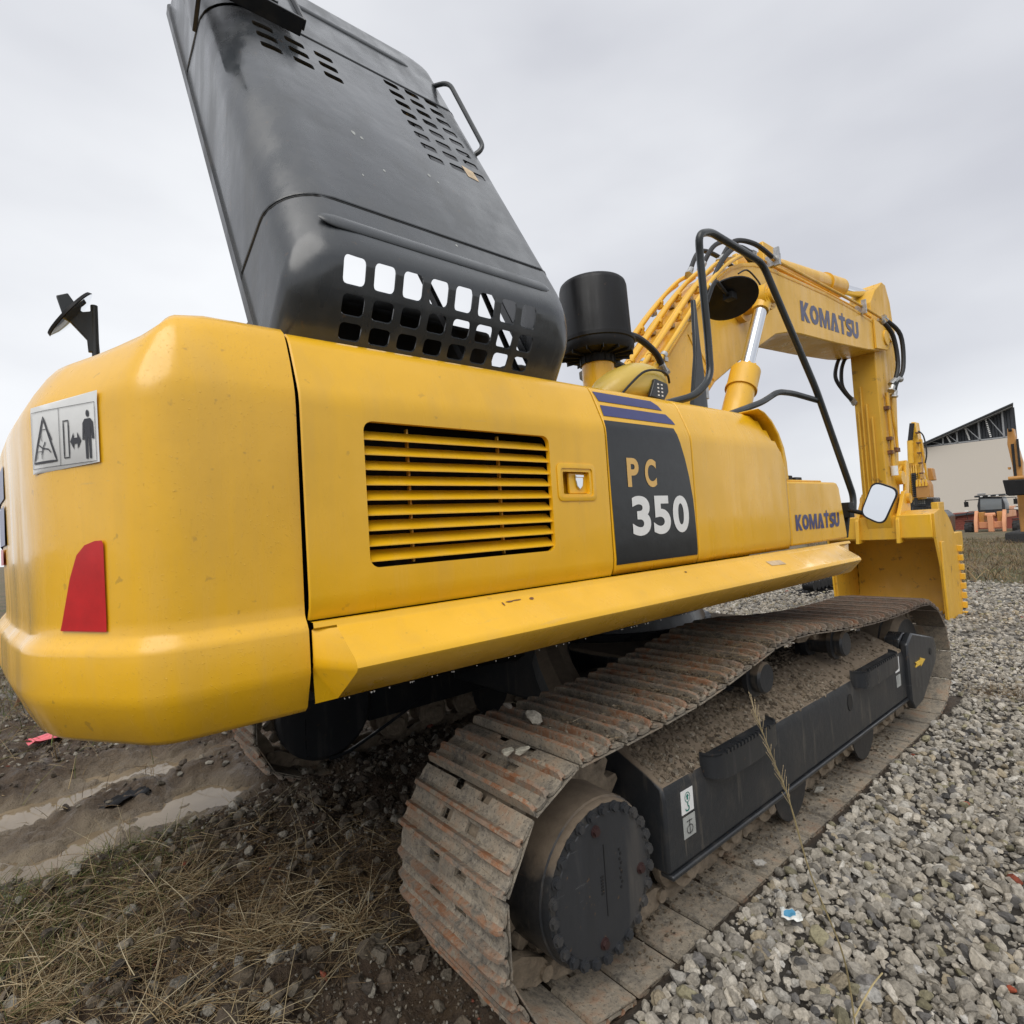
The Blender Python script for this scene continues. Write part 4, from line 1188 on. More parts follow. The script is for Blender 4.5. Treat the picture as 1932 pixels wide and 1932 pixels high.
# ---- air pre-cleaner on its yellow pipe
mb = MB(); mb.lathe((2.33, 2.0, 2.10), (0, 0, 1), [(0, .088), (.40, .088)], n=32)
pipe = put('intake_pipe', mb, M['yellow'], ex)
mb = MB(); mb.lathe((2.33, 2.0, 2.495), (0, 0, 1), [(0, .098), (.045, .098), (.045, .06), (.02, .06)], n=32)
for i in range(16):
    a = 2 * PI * i / 16; mb.box(-.002, .002, .095, .102, 0, .045, mat=Matrix.Translation((2.33, 2.0, 2.495)) @ Matrix.Rotation(a, 4, 'Z'))
put('pipe_collar', mb, M['plastic'], pipe)
mb = MB(); mb.lathe((2.33, 2.0, 2.545), (0, 0, 1), [(0, .10), (.004, .19), (.03, .205), (.055, .205), (.06, .212), (.078, .212), (.082, .196), (.10, .194), (.37, .186), (.392, .180), (.40, .172), (.405, .10), (.405, 0.0)], n=48)
pc = put('air_precleaner', mb, M['plastic'], ex, smooth=30)
mb = MB()
for i in range(14):
    a = 2 * PI * i / 14; mb.box(.10, .196, -.002, .002, -.012, .01, mat=Matrix.Translation((2.33, 2.0, 2.545)) @ Matrix.Rotation(a, 4, 'Z'))
put('vane', mb, M['plastic'], pc)
# hose arching over behind the pre-cleaner
mb = MB(); mb.tube([(1.72, 2.35, 2.25), (1.80, 2.3, 2.44), (1.98, 2.25, 2.50), (2.25, 2.3, 2.48)], 0.018)
put('intake_hose', mb, M['rubber'], ex)

# ---- tear-drop work lamp on the deck
mb = MB(); rings = 13; nn_ = 20
ctr = Vector((2.20, 1.72, 2.245))
sh = [(-.245, .0, .0, -.04), (-.235, .03, .02, -.03), (-.20, .07, .05, -.02), (-.14, .105, .085, .0), (-.07, .125, .112, .015), (0, .135, .128, .028), (.07, .135, .130, .035), (.13, .13, .122, .036), (.18, .12, .108, .034), (.205, .105, .09, .032), (.212, .08, .066, .03), (.208, .04, .035, .03), (.206, .0, .0, .03)]
for (x, ry, rz, dz) in sh:
    for j in range(nn_):
        a = 2 * PI * j / nn_; c_, s_ = math.cos(a), math.sin(a)
        e = 0.75; mb.v.append((ctr.x + x, ctr.y + ry * math.copysign(abs(c_) ** e, c_), ctr.z + dz + rz * math.copysign(abs(s_) ** e, s_) * (1.0 if s_ > 0 else 0.6)))
for i in range(len(sh) - 1):
    for j in range(nn_): mb.f.append((i * nn_ + j, i * nn_ + (j + 1) % nn_, (i + 1) * nn_ + (j + 1) % nn_, (i + 1) * nn_ + j)); mb.m.append(0)
lamp = put('deck_lamp', mb, M['yellow_lamp'], ex, smooth=50)
mb = MB(); mb.tube([(2.02, 1.612, 2.20), (2.08, 1.588, 2.262), (2.17, 1.575, 2.325), (2.28, 1.574, 2.345), (2.36, 1.582, 2.335), (2.40, 1.60, 2.305)], 0.006, n=6); put('gasket', mb, M['rubber'], lamp)
mb = MB(); mb.prism([(2.19, 2.205), (2.30, 2.195), (2.345, 2.245), (2.34, 2.285), (2.24, 2.30)], 1.568, 1.59, 'y'); put('lamp_window', mb, M['decal_black'], lamp, bevel=0.006)
mb = MB()
for i in range(4):
    for j in range(2): mb.box(2.25 + j * .03, 2.262 + j * .03, 1.5665, 1.568, 2.215 + i * .018, 2.222 + i * .018)
put('lamp_print', mb, M['decal_white'], lamp)

# ---- handrails
mb = MB(); mb.tube([(2.38, 1.68, 2.20), (2.66, 1.62, 2.272), (2.795, 1.6, 2.38), (2.80, 1.6, 2.60), (2.73, 1.57, 3.04), (2.70, 1.55, 3.14), (2.82, 1.55, 3.19), (3.415, 1.55, 3.171), (3.80, 1.45, 2.40), (4.13, 1.40, 1.70), (4.10, 1.40, 1.60)], 0.0205, n=12, corner=0.07)
rail1 = put('handrail', mb, M['rail'], ex)
mb = MB(); mb.tube([(2.82, 1.52, 2.165), (3.16, 1.50, 2.262), (3.37, 1.50, 2.347), (3.55, 1.49, 2.355), (3.86, 1.455, 2.33)], 0.018, n=12, corner=0.06)
put('handrail', mb, M['rail'], ex)
# dark guard plate standing behind the rail with a slim inner post
mb = MB(); mb.prism([(3.20, 2.15), (3.44, 2.15), (3.425, 2.55), (3.40, 2.80), (3.385, 3.10), (3.36, 3.10), (3.34, 2.72)], 2.0, 2.03, 'y')
put('cylinder_guard', mb, M['rail'], ex, bevel=0.006)
mb = MB(); mb.tube([(3.56, 2.1, 2.1), (3.56, 2.1, 2.50)], 0.022); mb.tube([(3.56, 2.1, 2.46), (3.56, 2.1, 2.54)], 0.035); put('breather_pipe', mb, M['steel'], ex)
# round mirror seen from behind on the rail
mc = Vector((3.30, 1.72, 2.985)); mnrm = Vector((0.30, 0.30, 0.9)).normalized()
mb = MB(); mb.lathe(mc, -mnrm, [(-.016, 0.0), (-.014, .10), (-.008, .165), (0.0, .172), (.010, .172), (.014, .160), (.014, 0)], n=40)
rmr = put('round_mirror', mb, M['plastic'], ex, smooth=40)
mb = MB(); mb.box(3.22, 3.28, 1.66, 1.72, 2.955, 2.995); mb.tube([(3.22, 1.69, 2.98), (3.10, 1.66, 2.985), (2.92, 1.60, 2.95), (2.80, 1.59, 2.80)], 0.011); put('mirror_bracket', mb, M['plastic'], rmr)
# rectangular side mirror at the front corner
def quadr(P, k, seg=5):
    P = [Vector(p) for p in P]; out = []
    n_ = len(P)
    for i in range(n_):
        a, b, c = P[i - 1], P[i], P[(i + 1) % n_]
        q1 = b + (a - b).normalized() * k; q2 = b + (c - b).normalized() * k
        for j in range(seg + 1):
            t = j / seg; out.append(q1 * (1 - t) ** 2 + b * 2 * t * (1 - t) + q2 * t * t)
    return out
mp_ = [(3.921, 1.305, 1.572), (3.96, 1.225, 1.785), (3.981, 1.094, 1.716), (3.939, 1.187, 1.497)]
ou = quadr(mp_, 0.05); cen = sum((Vector(p) for p in mp_), Vector()) / 4
mb = MB(); n_ = len(ou)
for (k, dx) in ((1.0, 0.0), (1.0, 0.02), (0.93, 0.035)): mb.v += [tuple(cen + (p - cen) * k + Vector((dx, 0, 0))) for p in ou]
mb.v += [tuple(cen + (p - cen) * 0.92) for p in ou]; mb.v += [tuple(cen + (p - cen) * 0.92 + Vector((.005, 0, 0))) for p in ou]
for a_, b_ in ((0, 1), (1, 2), (3, 0), (4, 3)):
    for i in range(n_): mb.f.append((a_ * n_ + i, b_ * n_ + i, b_ * n_ + (i + 1) % n_, a_ * n_ + (i + 1) % n_)); mb.m.append(0)
mb.f.append(tuple(2 * n_ + i for i in range(n_))); mb.m.append(0)
smr = put('side_mirror', mb, M['plastic'], ex)
mb = MB(); mb.add([tuple(cen + (p - cen) * 0.925 + Vector((0.004 , 0, 0))) for p in ou], [tuple(range(n_))]); put('mirror_glass', mb, M['mirror'], smr, smooth=None)
mb = MB(); mb.tube([(3.965, 1.30, 1.585), (3.98, 1.385, 1.61), (4.02, 1.40, 1.605)], 0.014); mb.box(3.97, 4.05, 1.375, 1.425, 1.56, 1.66)
mb.prism([(3.945, 1.43), (4.03, 1.62), (4.07, 1.62), (3.985, 1.43)], 1.40, 1.43, 'y')
put('mirror_arm', mb, M['plastic'], smr, bevel=0.004)
# rear view mirror on the counterweight
mb = MB(); Yr = 2.8
mb.prism([(0.115, 2.45), (0.153, 2.45), (0.151, 2.50), (0.150, 2.648), (0.128, 2.645), (0.126, 2.620), (0.10, 2.612), (0.088, 2.625), (0.055, 2.680), (0.018, 2.662), (0.036, 2.592), (0.10, 2.515), (0.112, 2.500)], Yr - .01, Yr + .01, 'y')
mb.cyl((0.139, Yr, 2.05), (0.139, Yr, 2.65), 0.013, n=12)
rv = put('rear_mirror', mb, M['rail'], ex, bevel=0.003)
ddir = (Vector((0.134, Yr, 2.712)) - Vector((-0.012, Yr, 2.512))).normalized()
nrm = Vector((0.76, 0.06, -0.62)).normalized(); nrm = (nrm - ddir * nrm.dot(ddir)).normalized()
mb = MB(); mb.lathe(Vector((0.061, Yr + .04, 2.612)), nrm, [(-.006, 0), (-.006, .116), (.004, .120), (.008, .116)], n=32); put('mirror_back', mb, M['plastic'], rv)
mb = MB(); mb.lathe(Vector((0.061, Yr + .04, 2.612)), nrm, [(.008, .119), (.018, .09), (.026, .05), (.029, 0)], n=32); put('mirror_glass', mb, M['mirror'], rv, smooth=60)

# ---- boom
top = [(3.05, 1.75), (3.10, 2.10), (3.42, 2.50), (3.95, 3.02), (4.45, 3.52), (4.85, 3.88), (5.12, 4.055), (5.35, 4.15), (5.58, 4.215), (5.82, 4.25), (6.6, 4.29), (7.4, 4.325), (8.3, 4.33), (9.05, 4.30), (9.35, 4.26)]
bot = [(9.55, 4.12), (9.56, 3.98), (9.3, 3.90), (8.71, 3.82), (7.6, 3.72), (6.6, 3.65), (6.29, 3.615), (5.95, 3.53), (5.67, 3.39), (5.38, 3.25), (5.08, 3.09), (4.65, 2.85), (4.25, 2.50), (3.85, 2.02), (3.55, 1.65)]
mb = MB(); mb.prism(top + bot, 2.62, 3.14, 'y')
boom = put('boom', mb, M['yellow_boom'], ex, bevel=0.012)
letters('KOMATSU', lambda a, b, h: (a, 2.62 - h, 3.815 + b * 0.235 + (a - 6.64) * 0.052), 6.62, 8.42, 0, 1, M['navy_faded'], boom, w=0.25, gap=0.05, depth=0.003)
# boom top flange lines and raised boss
mb = MB(); mb.cyl((5.20, 2.56, 3.66), (5.20, 3.20, 3.66), 0.155, n=32); mb.cyl((5.20, 2.30, 3.66), (5.20, 2.58, 3.66), 0.10, n=28); mb.cyl((5.20, 2.27, 3.66), (5.20, 2.31, 3.66), 0.075, n=24)
put('boom_boss', mb, M['yellow_boom'], boom, smooth=35)
mb = MB()
for q, (a, b) in enumerate(zip(top[3:-1], top[4:])):
    mb.add([(a[0], 2.613, a[1] - .035), (b[0], 2.613, b[1] - .035), (b[0], 2.613, b[1] - .045), (a[0], 2.613, a[1] - .045)], [(0, 1, 2, 3)])
put('weld_seam', mb, M['yellow_worn'], boom, smooth=None)
mb = MB(); mb.tube([(4.32, 2.617, 3.25), (4.62, 2.617, 2.86)], 0.006, n=6); mb.tube([(4.26, 2.617, 3.22), (4.56, 2.617, 2.82)], 0.005, n=6); put('weld_seam', mb, M['yellow_worn'], boom)
# boom tip side plates and pins
mb = MB(); mb.cyl((9.42, 2.57, 4.10), (9.42, 3.19, 4.10), 0.11, n=24); mb.prism([(9.0, 3.88), (9.5, 3.93), (9.58, 4.05), (9.5, 4.25), (9.0, 4.30)], 2.590, 2.618, 'y'); put('boom_tip_plate', mb, M['yellow_boom'], boom, bevel=0.005)
# boom hydraulic cylinders (near and far)
for y in (2.38, 3.38):
    a = Vector((4.30, y, 2.15)); b = Vector((5.20, y, 3.66)); d = (b - a).normalized()
    e1 = a + d * ((2.90 - a.z) / d.z)
    mb = MB(); mb.cyl(a - d * .4, e1 - d * .22, .118, n=28); mb.cyl(e1 - d * .22, e1 - d * .20, .135, n=28); mb.cyl(e1 - d * .20, e1, .128, n=28); mb.cyl(e1, e1 + d * .015, .105, n=28)
    for i in range(12):
        an = 2 * PI * i / 12; u = d.orthogonal().normalized(); w = d.cross(u)
        q = e1 + (u * math.cos(an) + w * math.sin(an)) * .105; mb.cyl(q, q + d * .022, .013, n=6)
    cy = put('boom_cylinder', mb, M['yellow_boom'], ex, smooth=30)
    mb = MB(); mb.cyl(e1, b - d * .12, .060, n=28); put('cylinder_rod', mb, M['chrome'], cy, smooth=30)
    mb = MB(); mb.cyl(b - d * .16, b - d * .02, .075, .095, n=24); mb.cyl((b.x, y - .07, b.z), (b.x, y + .07, b.z), .125, n=28); put('rod_eye', mb, M['yellow_boom'], cy, smooth=35)
mb = MB(); mb.tube([(4.92, 2.46, 3.86), (5.05, 2.44, 3.92), (5.18, 2.42, 3.86), (5.24, 2.40, 3.78)], 0.008, n=8); put('grease_hose', mb, M['rubber'], boom)
# hydraulic pipes up the back of the boom
for i in range(7):
    y = 2.56 + i * 0.10; k = 0.035 + (0.04 if i % 2 else 0.0)
    P_ = [(3.30, 2.34), (3.42, 2.50), (3.95, 3.02), (4.45, 3.52), (4.80, 3.83), (5.05, 4.00)]
    nrmx, nrmz = -0.70, 0.71
    pp = [(a + nrmx * (k + .03), y, b + nrmz * (k + .03)) for a, b in P_]
    if i in (0, 1, 5): pp.append((5.30, y, 4.20))
    mb = MB(); mb.tube(pp, 0.021, n=10, smooth=3); hp = put('hydraulic_pipe', mb, M['yellow_boom'], boom, smooth=40)
    for t in (0.30, 0.62, 0.86):
        mb = MB(); q = Vector(pp[1]).lerp(Vector(pp[4]), t); q2 = q + Vector((.70, 0, .71)) * .05
        mb.cyl(q - Vector((.70, 0, .71)) * .02, q + Vector((.70, 0, .71)) * .02, .031, n=10)
        mb.box(q.x - .02, q.x + .02, y - .028, y + .028, q.z - .055, q.z - .02)
        put('pipe_clamp', mb, M['yellow_worn'] if i % 2 else M['steel'], hp, smooth=40)
# hoses
def hose(pts, r=0.019, par=boom, name='hydraulic_hose', mat='rubber'):
    mb = MB(); mb.tube(pts, r, n=10, smooth=6); h_ = put(name, mb, M[mat], par)
    for e, f in ((pts[0], pts[1]), (pts[-1], pts[-2])):
        e, f = Vector(e), Vector(f); d = (f - e).normalized(); mb = MB(); mb.cyl(e - d * .03, e + d * .05, r * 1.25, n=10); mb.cyl(e - d * .045, e - d * .02, r * 1.7, n=6); put('hose_fitting', mb, M['steel'], h_)
    return h_
hose([(2.95, 2.45, 2.74), (3.10, 2.47, 2.93), (3.35, 2.50, 3.00), (3.62, 2.52, 2.93), (3.74, 2.54, 2.82)], 0.026)
hose([(2.75, 2.45, 2.62), (3.05, 2.46, 2.74), (3.32, 2.48, 2.66), (3.46, 2.50, 2.50)], 0.026)
hose([(4.62, 2.58, 3.62), (4.72, 2.57, 3.86), (4.95, 2.57, 4.10), (5.25, 2.6, 4.27), (5.6, 2.64, 4.32)], 0.024)
hose([(5.0, 2.66, 4.10), (5.2, 2.62, 4.32), (5.6, 2.6, 4.40), (6.0, 2.6, 4.36)], 0.024)
hose([(5.0, 2.86, 4.12), (5.25, 2.84, 4.40), (5.65, 2.84, 4.53), (6.1, 2.86, 4.40)], 0.024)
hose([(5.0, 3.0, 4.12), (5.2, 3.0, 4.38), (5.5, 3.0, 4.44), (5.9, 3.0, 4.40)], 0.024)
mb = MB()
for y, z in ((2.60, .055), (2.70, .075)): mb.tube([(5.95, y, 4.29 + z), (6.8, y, 4.31 + z), (8.3, y, 4.335 + z), (9.1, y, 4.33 + z), (9.55, y, 4.38)], 0.018, n=8, smooth=3)
put('boom_top_pipe', mb, M['yellow_worn'], boom)
mb = MB()
for x in (6.05, 8.6): mb = MB(); mb.box(x - .03, x + .03, 2.56, 2.76, 4.30, 4.42); mb.box(x - .05, x - .02, 2.545, 2.60, 4.28, 4.47); put('pipe_clamp', mb, M['steel'], boom)

# arm cylinder
mb = MB(); a, b = Vector((6.2, 2.88, 4.47)), Vector((8.62, 2.88, 4.765)); d = (b - a).normalized()
mb.cyl(a, b - d * .55, .125, n=28); mb.cyl(b - d * .55, b - d * .53, .145, n=28); mb.cyl(b - d * .53, b, .135, n=28)
ac = put('arm_cylinder', mb, M['yellow_boom'], ex, smooth=30)
mb = MB(); mb.cyl(b, Vector((9.80, 2.88, 4.92)), .072, n=24); put('cylinder_rod', mb, M['chrome'], ac)
mb = MB(); mb.cyl((9.82, 2.78, 4.93), (9.82, 2.98, 4.93), .13, n=24); put('rod_eye', mb, M['yellow_boom'], ac)
mb = MB(); mb.box(6.0, 6.3, 2.70, 2.76, 4.2, 4.6); mb.box(6.0, 6.3, 3.0, 3.06, 4.2, 4.6); put('cylinder_bracket', mb, M['yellow_boom'], boom, bevel=.01)

# ---- arm
arm_poly = [(9.20, 4.62), (9.45, 4.86), (9.80, 5.06), (9.95, 5.05), (10.10, 4.80), (10.16, 4.45), (10.12, 3.9), (10.02, 3.3), (9.88, 2.5), (9.74, 1.70), (9.62, 1.35), (9.30, 1.32), (9.20, 1.60), (9.20, 3.5), (9.20, 4.2)]
mb = MB(); mb.prism(arm_poly, 2.68, 3.00, 'y')
arm = put('arm', mb, M['yellow_worn'], ex, bevel=0.012)
# vertical bars welded on the rear face of the arm
for y, z0, z1 in ((2.95, 1.5, 3.05), (2.90, 1.5, 3.42), (2.84, 1.5, 3.15), (2.78, 1.5, 2.95)):
    mb = MB(); mb.box(9.172, 9.2, y - .011, y + .011, z0, z1); put('wear_bar', mb, M['yellow_worn'], arm, bevel=0.006)
mb = MB(); mb.cyl((9.9, 2.64, 4.30), (9.9, 3.04, 4.30), .16, n=24); put('arm_boss', mb, M['yellow_boom'], arm); mb = MB(); mb.cyl((9.70, 2.60, 2.05), (9.70, 3.08, 2.05), .10, n=24); put('arm_boss', mb, M['yellow_boom'], arm)
mb = MB(); mb.tube([(9.42, 2.64, 3.30), (9.44, 2.64, 2.55), (9.42, 2.64, 2.15)], .022, n=8); mb.tube([(9.62, 2.64, 3.3), (9.62, 2.64, 2.9), (9.68, 2.64, 2.7), (9.68, 2.64, 2.45)], .020, n=8); put('arm_pipe', mb, M['yellow_worn'], arm)
mb = MB()
for z in (3.05, 2.6, 2.4): mb = MB(); mb.box(9.36, 9.48, 2.62, 2.68, z, z + .05); put('pipe_clamp', mb, M['rust'], arm)
mb = MB(); mb.box(9.58, 9.74, 2.62, 2.68, 2.44, 2.50); put('pipe_clamp', mb, M['rust'], arm)
mb = MB(); mb.cyl((9.42, 2.63, 2.22), (9.42, 2.63, 2.08), .045, n=12); put('white_fitting', mb, M['decal_white'], arm)
hose([(9.35, 2.60, 4.35), (9.62, 2.55, 4.15), (9.68, 2.54, 3.7), (9.45, 2.58, 3.35)], .03, arm)
hose([(9.55, 2.62, 4.42), (9.86, 2.52, 4.2), (9.85, 2.52, 3.7), (9.58, 2.56, 3.42), (9.55, 2.58, 3.28)], .03, arm)
hose([(9.05, 3.06, 3.95), (8.88, 3.08, 3.75), (8.80, 3.08, 3.55), (8.95, 3.05, 3.38), (9.16, 3.0, 3.22)], .026, arm)
hose([(9.2, 3.06, 3.92), (9.06, 3.08, 3.72), (9.02, 3.08, 3.48), (9.10, 3.05, 3.34), (9.2, 3.0, 3.24)], .026, arm)
mb = MB(); mb.tube([(9.50, 2.60, 3.42), (9.60, 2.56, 3.50), (9.78, 2.55, 3.52)], .045); put('work_lamp', mb, M['steel'], arm)
# bucket cylinder behind the arm and link
mb = MB(); mb.cyl((10.30, 2.90, 4.4), (10.15, 2.90, 3.0), .10, n=20); put('bucket_cylinder', mb, M['yellow_boom'], ex)
mb = MB(); mb.cyl((10.15, 2.90, 3.0), (10.02, 2.90, 2.24), .055, n=16); put('bucket_rod', mb, M['chrome'], ex)
mb = MB()
for y in (2.66, 3.05): mb.prism([(9.60, 2.12), (10.00, 2.28), (10.05, 2.14), (9.64, 1.95)], y, y + .04, 'y'); mb.prism([(9.94, 2.32), (10.08, 2.28), (9.80, 1.36), (9.64, 1.42)], y - .05, y - .01, 'y')
mb.cyl((10.0, 2.62, 2.24), (10.0, 3.10, 2.24), .085, n=20)
put('bucket_link', mb, M['yellow_worn'], ex, bevel=.008)

# ---- bucket
BY0, BY1 = 2.18, 3.58
outer = [(9.30, 1.16), (9.30, 1.48), (9.62, 1.56), (9.90, 1.50), (10.15, 1.32), (10.34, 1.02), (10.44, .65), (10.42, .28), (10.30, 0.0), (10.10, -.17), (9.85, -.24), (9.58, -.22)]
inner = [(9.58, -.19), (9.84, -.205), (10.07, -.14), (10.26, .02), (10.385, .29), (10.40, .65), (10.30, 1.0), (10.12, 1.26), (9.92, 1.40), (9.66, 1.36), (9.50, 1.20), (9.45, 1.14)]
op = catmull([Vector((a, 0, b)) for a, b in outer[2:]], 3); ip = catmull([Vector((a, 0, b)) for a, b in inner[:-2]], 3)
ring_ = [(9.30, 1.16), (9.30, 1.48)] + [(p.x, p.z) for p in op] + [(p.x, p.z) for p in ip] + inner[-2:]
# shell as strips between matching outer and inner curves
mb = MB()
allp = ring_
n_ = len(allp)
for y in (BY0 + .03, BY1 - .03): mb.v += [(a, y, b) for a, b in allp]
for i in range(n_): mb.f.append((i, (i + 1) % n_, n_ + (i + 1) % n_, n_ + i)); mb.m.append(0)
bucket = put('bucket', mb, M['yellow_worn'], ex, smooth=30)
sidep = [(9.30, 1.16), (9.30, 1.50)] + [(p.x, p.z) for p in op] + [(9.52, -.22), (9.50, .2), (9.46, .75)]
for y in (BY0, BY1 - .03):
    mb = MB(); mb.prism(sidep, y, y + .03, 'y'); sp_ = put('side_plate', mb, M['yellow_worn'], bucket, bevel=.004)
    yy = y - .022 if y < 3 else y + .03
    mb = MB(); mb.prism([(9.44, 1.10), (9.60, 1.10), (9.72, .5), (9.74, -.05), (9.70, -.22), (9.50, -.22), (9.44, .5)], yy, yy + .022, 'y'); put('side_cutter', mb, M['yellow_boom'], sp_, bevel=.005)
    for i in range(8):
        z = 0.95 - i * .14; mb = MB(); mb.box(10.36 - .05 * abs(z - .5), 10.445 - .10 * abs(z - .5), yy - .03, yy + .03, z - .045, z + .045); put('wear_lug', mb, M['yellow_boom'], sp_, bevel=.006)
for y0_, y1_ in ((BY0 + .03, 2.62), (3.12, BY1 - .03)): mb = MB(); mb.box(9.28, 9.62, y0_, y1_, 1.17, 1.50); put('top_beam', mb, M['yellow_boom'], bucket, bevel=.012)
for y in (2.58, 3.10):
    mb = MB(); mb.prism([(9.22, 1.10), (9.25, 1.44), (9.42, 1.62), (9.62, 1.85), (9.78, 1.86), (9.84, 1.70), (9.80, 1.15)], y, y + .05, 'y'); ea = put('bucket_ear', mb, M['yellow_boom'], bucket, bevel=.008)
    mb = MB(); mb.cyl((9.42, y - .03, 1.40), (9.42, y + .08, 1.40), .10, n=20); mb.cyl((9.72, y - .04, 1.74), (9.72, y + .09, 1.74), .075, n=16); mb.cyl((9.42, y - .06, 1.40), (9.42, y - .03, 1.40), .035, n=6); put('pin_boss', mb, M['yellow_worn'], ea)
mb = MB(); mb.cyl((9.42, 2.60, 1.40), (9.42, 3.12, 1.40), .105, n=28); put('bucket_pin_tube', mb, M['yellow_boom'], bucket)
mb = MB()
for i in range(5): y = BY0 + .1 + i * (BY1 - BY0 - .2) / 4; mb.prism([(9.62, -.17), (9.62, -.25), (9.42, -.235), (9.34, -.20)], y - .045, y + .045, 'y')
put('bucket_teeth', mb, M['yellow_worn'], bucket, bevel=.01)

# ==================================================================== UNDERCARRIAGE
path = [(1.307, .850), (1.547, .853), (1.99, .880), (2.37, .935), (2.70, .985), (3.02, .985), (3.5, .935), (4.05, .895), (4.6, .88), (5.02, .875), (5.28, .822), (5.46, .70), (5.565, .54), (5.59, .38), (5.545, .22), (5.42, .09), (5.20, .015), (4.8, -.012), (4.2, -.012), (3.4, -.012), (2.6, -.012), (1.95, -.012), (1.55, -.012), (1.25, .03), (1.06, .125), (.965, .27), (.932, .44), (.955, .59), (1.02, .705), (1.14, .80)]
cp = [Vector((a, 0, b)) for a, b in path]; n_ = len(cp); dense = []
for i in range(n_):
    p0, p1, p2, p3 = cp[i - 1], cp[i], cp[(i + 1) % n_], cp[(i + 2) % n_]
    for j in range(12):
        t = j / 12; dense.append(0.5 * ((2 * p1) + (p2 - p0) * t + (2 * p0 - 5 * p1 + 4 * p2 - p3) * t * t + (3 * p1 - p0 - 3 * p2 + p3) * t ** 3))
dense.append(dense[0].copy())
cum = [0]
for a, b in zip(dense[:-1], dense[1:]): cum.append(cum[-1] + (b - a).length)
TOT = cum[-1]; NS = 45; PITCH = TOT / NS
def at_path(s):
    s = s % TOT; import bisect
    i = min(bisect.bisect_right(cum, s) - 1, len(dense) - 2); t = (s - cum[i]) / max(1e-9, cum[i + 1] - cum[i])
    return dense[i].lerp(dense[i + 1], t)
# one shoe: triple grouser section, slots left open
Pp = PITCH
sec = [(-Pp / 2 + .006, -.006), (-Pp / 2 + .008, .032), (-Pp / 2 + .021, .035), (-Pp / 2 + .027, .014), (-Pp / 2 + .040, .003), (-Pp / 6 - .024, .003), (-Pp / 6 - .012, .010), (-Pp / 6 - .006, .033), (-Pp / 6 + .007, .033), (-Pp / 6 + .012, .012), (-Pp / 6 + .022, .003), (Pp / 6 - .022, .003), (Pp / 6 - .012, .010), (Pp / 6 - .006, .033), (Pp / 6 + .007, .033), (Pp / 6 + .012, .012), (Pp / 6 + .022, .003), (Pp / 2 - .030, .002), (Pp / 2 - .006, -.006)]
ys = [0, .010, .05, .195, .255, .345, .405, .55, .590, .60]
sm = MB(); nsx = len(sec)
for j, y in enumerate(ys):
    ef = {0: 0.25, 1: 0.75, len(ys) - 1: 0.25, len(ys) - 2: 0.75}.get(j, 1.0)
    for (s_, h_) in sec: sm.v.append((s_, y, h_ if h_ < .004 else .003 + (h_ - .003) * ef))
for j in range(len(ys) - 1):
    for i in range(nsx - 1):
        if j in (3, 5) and i in (10, 17): continue        # slots
        ridge = sec[i][1] > .009 and sec[i + 1][1] > .009
        sm.f.append((j * nsx + i, j * nsx + i + 1, (j + 1) * nsx + i + 1, (j + 1) * nsx + i)); sm.m.append(1 if ridge else 0)
shoe_me = sm.mesh('track_shoe', [M['shoe'], M['grouser']])
bm = bmesh.new(); bm.from_mesh(shoe_me)
if sum(f.normal.z * f.calc_area() for f in bm.faces) < 0: bmesh.ops.reverse_faces(bm, faces=bm.faces)
r_ = bmesh.ops.solidify(bm, geom=bm.faces[:], thickness=0.011)
bp = MB()      # flat back of the shoe, slots left open
for (a, b) in ((0, .195), (.255, .345), (.405, .60)): bp.box(-Pp / 2 + .012, Pp / 2 - .012, a, b, -.0175, -.0125)
for (a, b) in ((.1955, .2545), (.3455, .4045)): bp.box(-Pp / 2 + .012, -Pp / 6 + .020, a, b, -.0175, -.0125); bp.box(Pp / 6 - .020, Pp / 2 - .032, a, b, -.0175, -.0125)
vb = [bm.verts.new(q) for q in bp.v]
for f_q in bp.f: bm.faces.new([vb[q] for q in f_q])
bm.to_mesh(shoe_me); bm.free()
# link pair under each shoe
lk = MB()
for y in (.215, .345):
    lk.prism([(-.105, -.085), (-.06, -.105), (.04, -.105), (.105, -.075), (.11, -.04), (.06, -.014), (-.06, -.014), (-.11, -.05)], y, y + .04, 'y')
lk.cyl((-.09, .20, -.062), (-.09, .40, -.062), .026, n=10)
link_me = lk.mesh('track_link', [M['mud']], Vector((0, 0, 0)), 35)

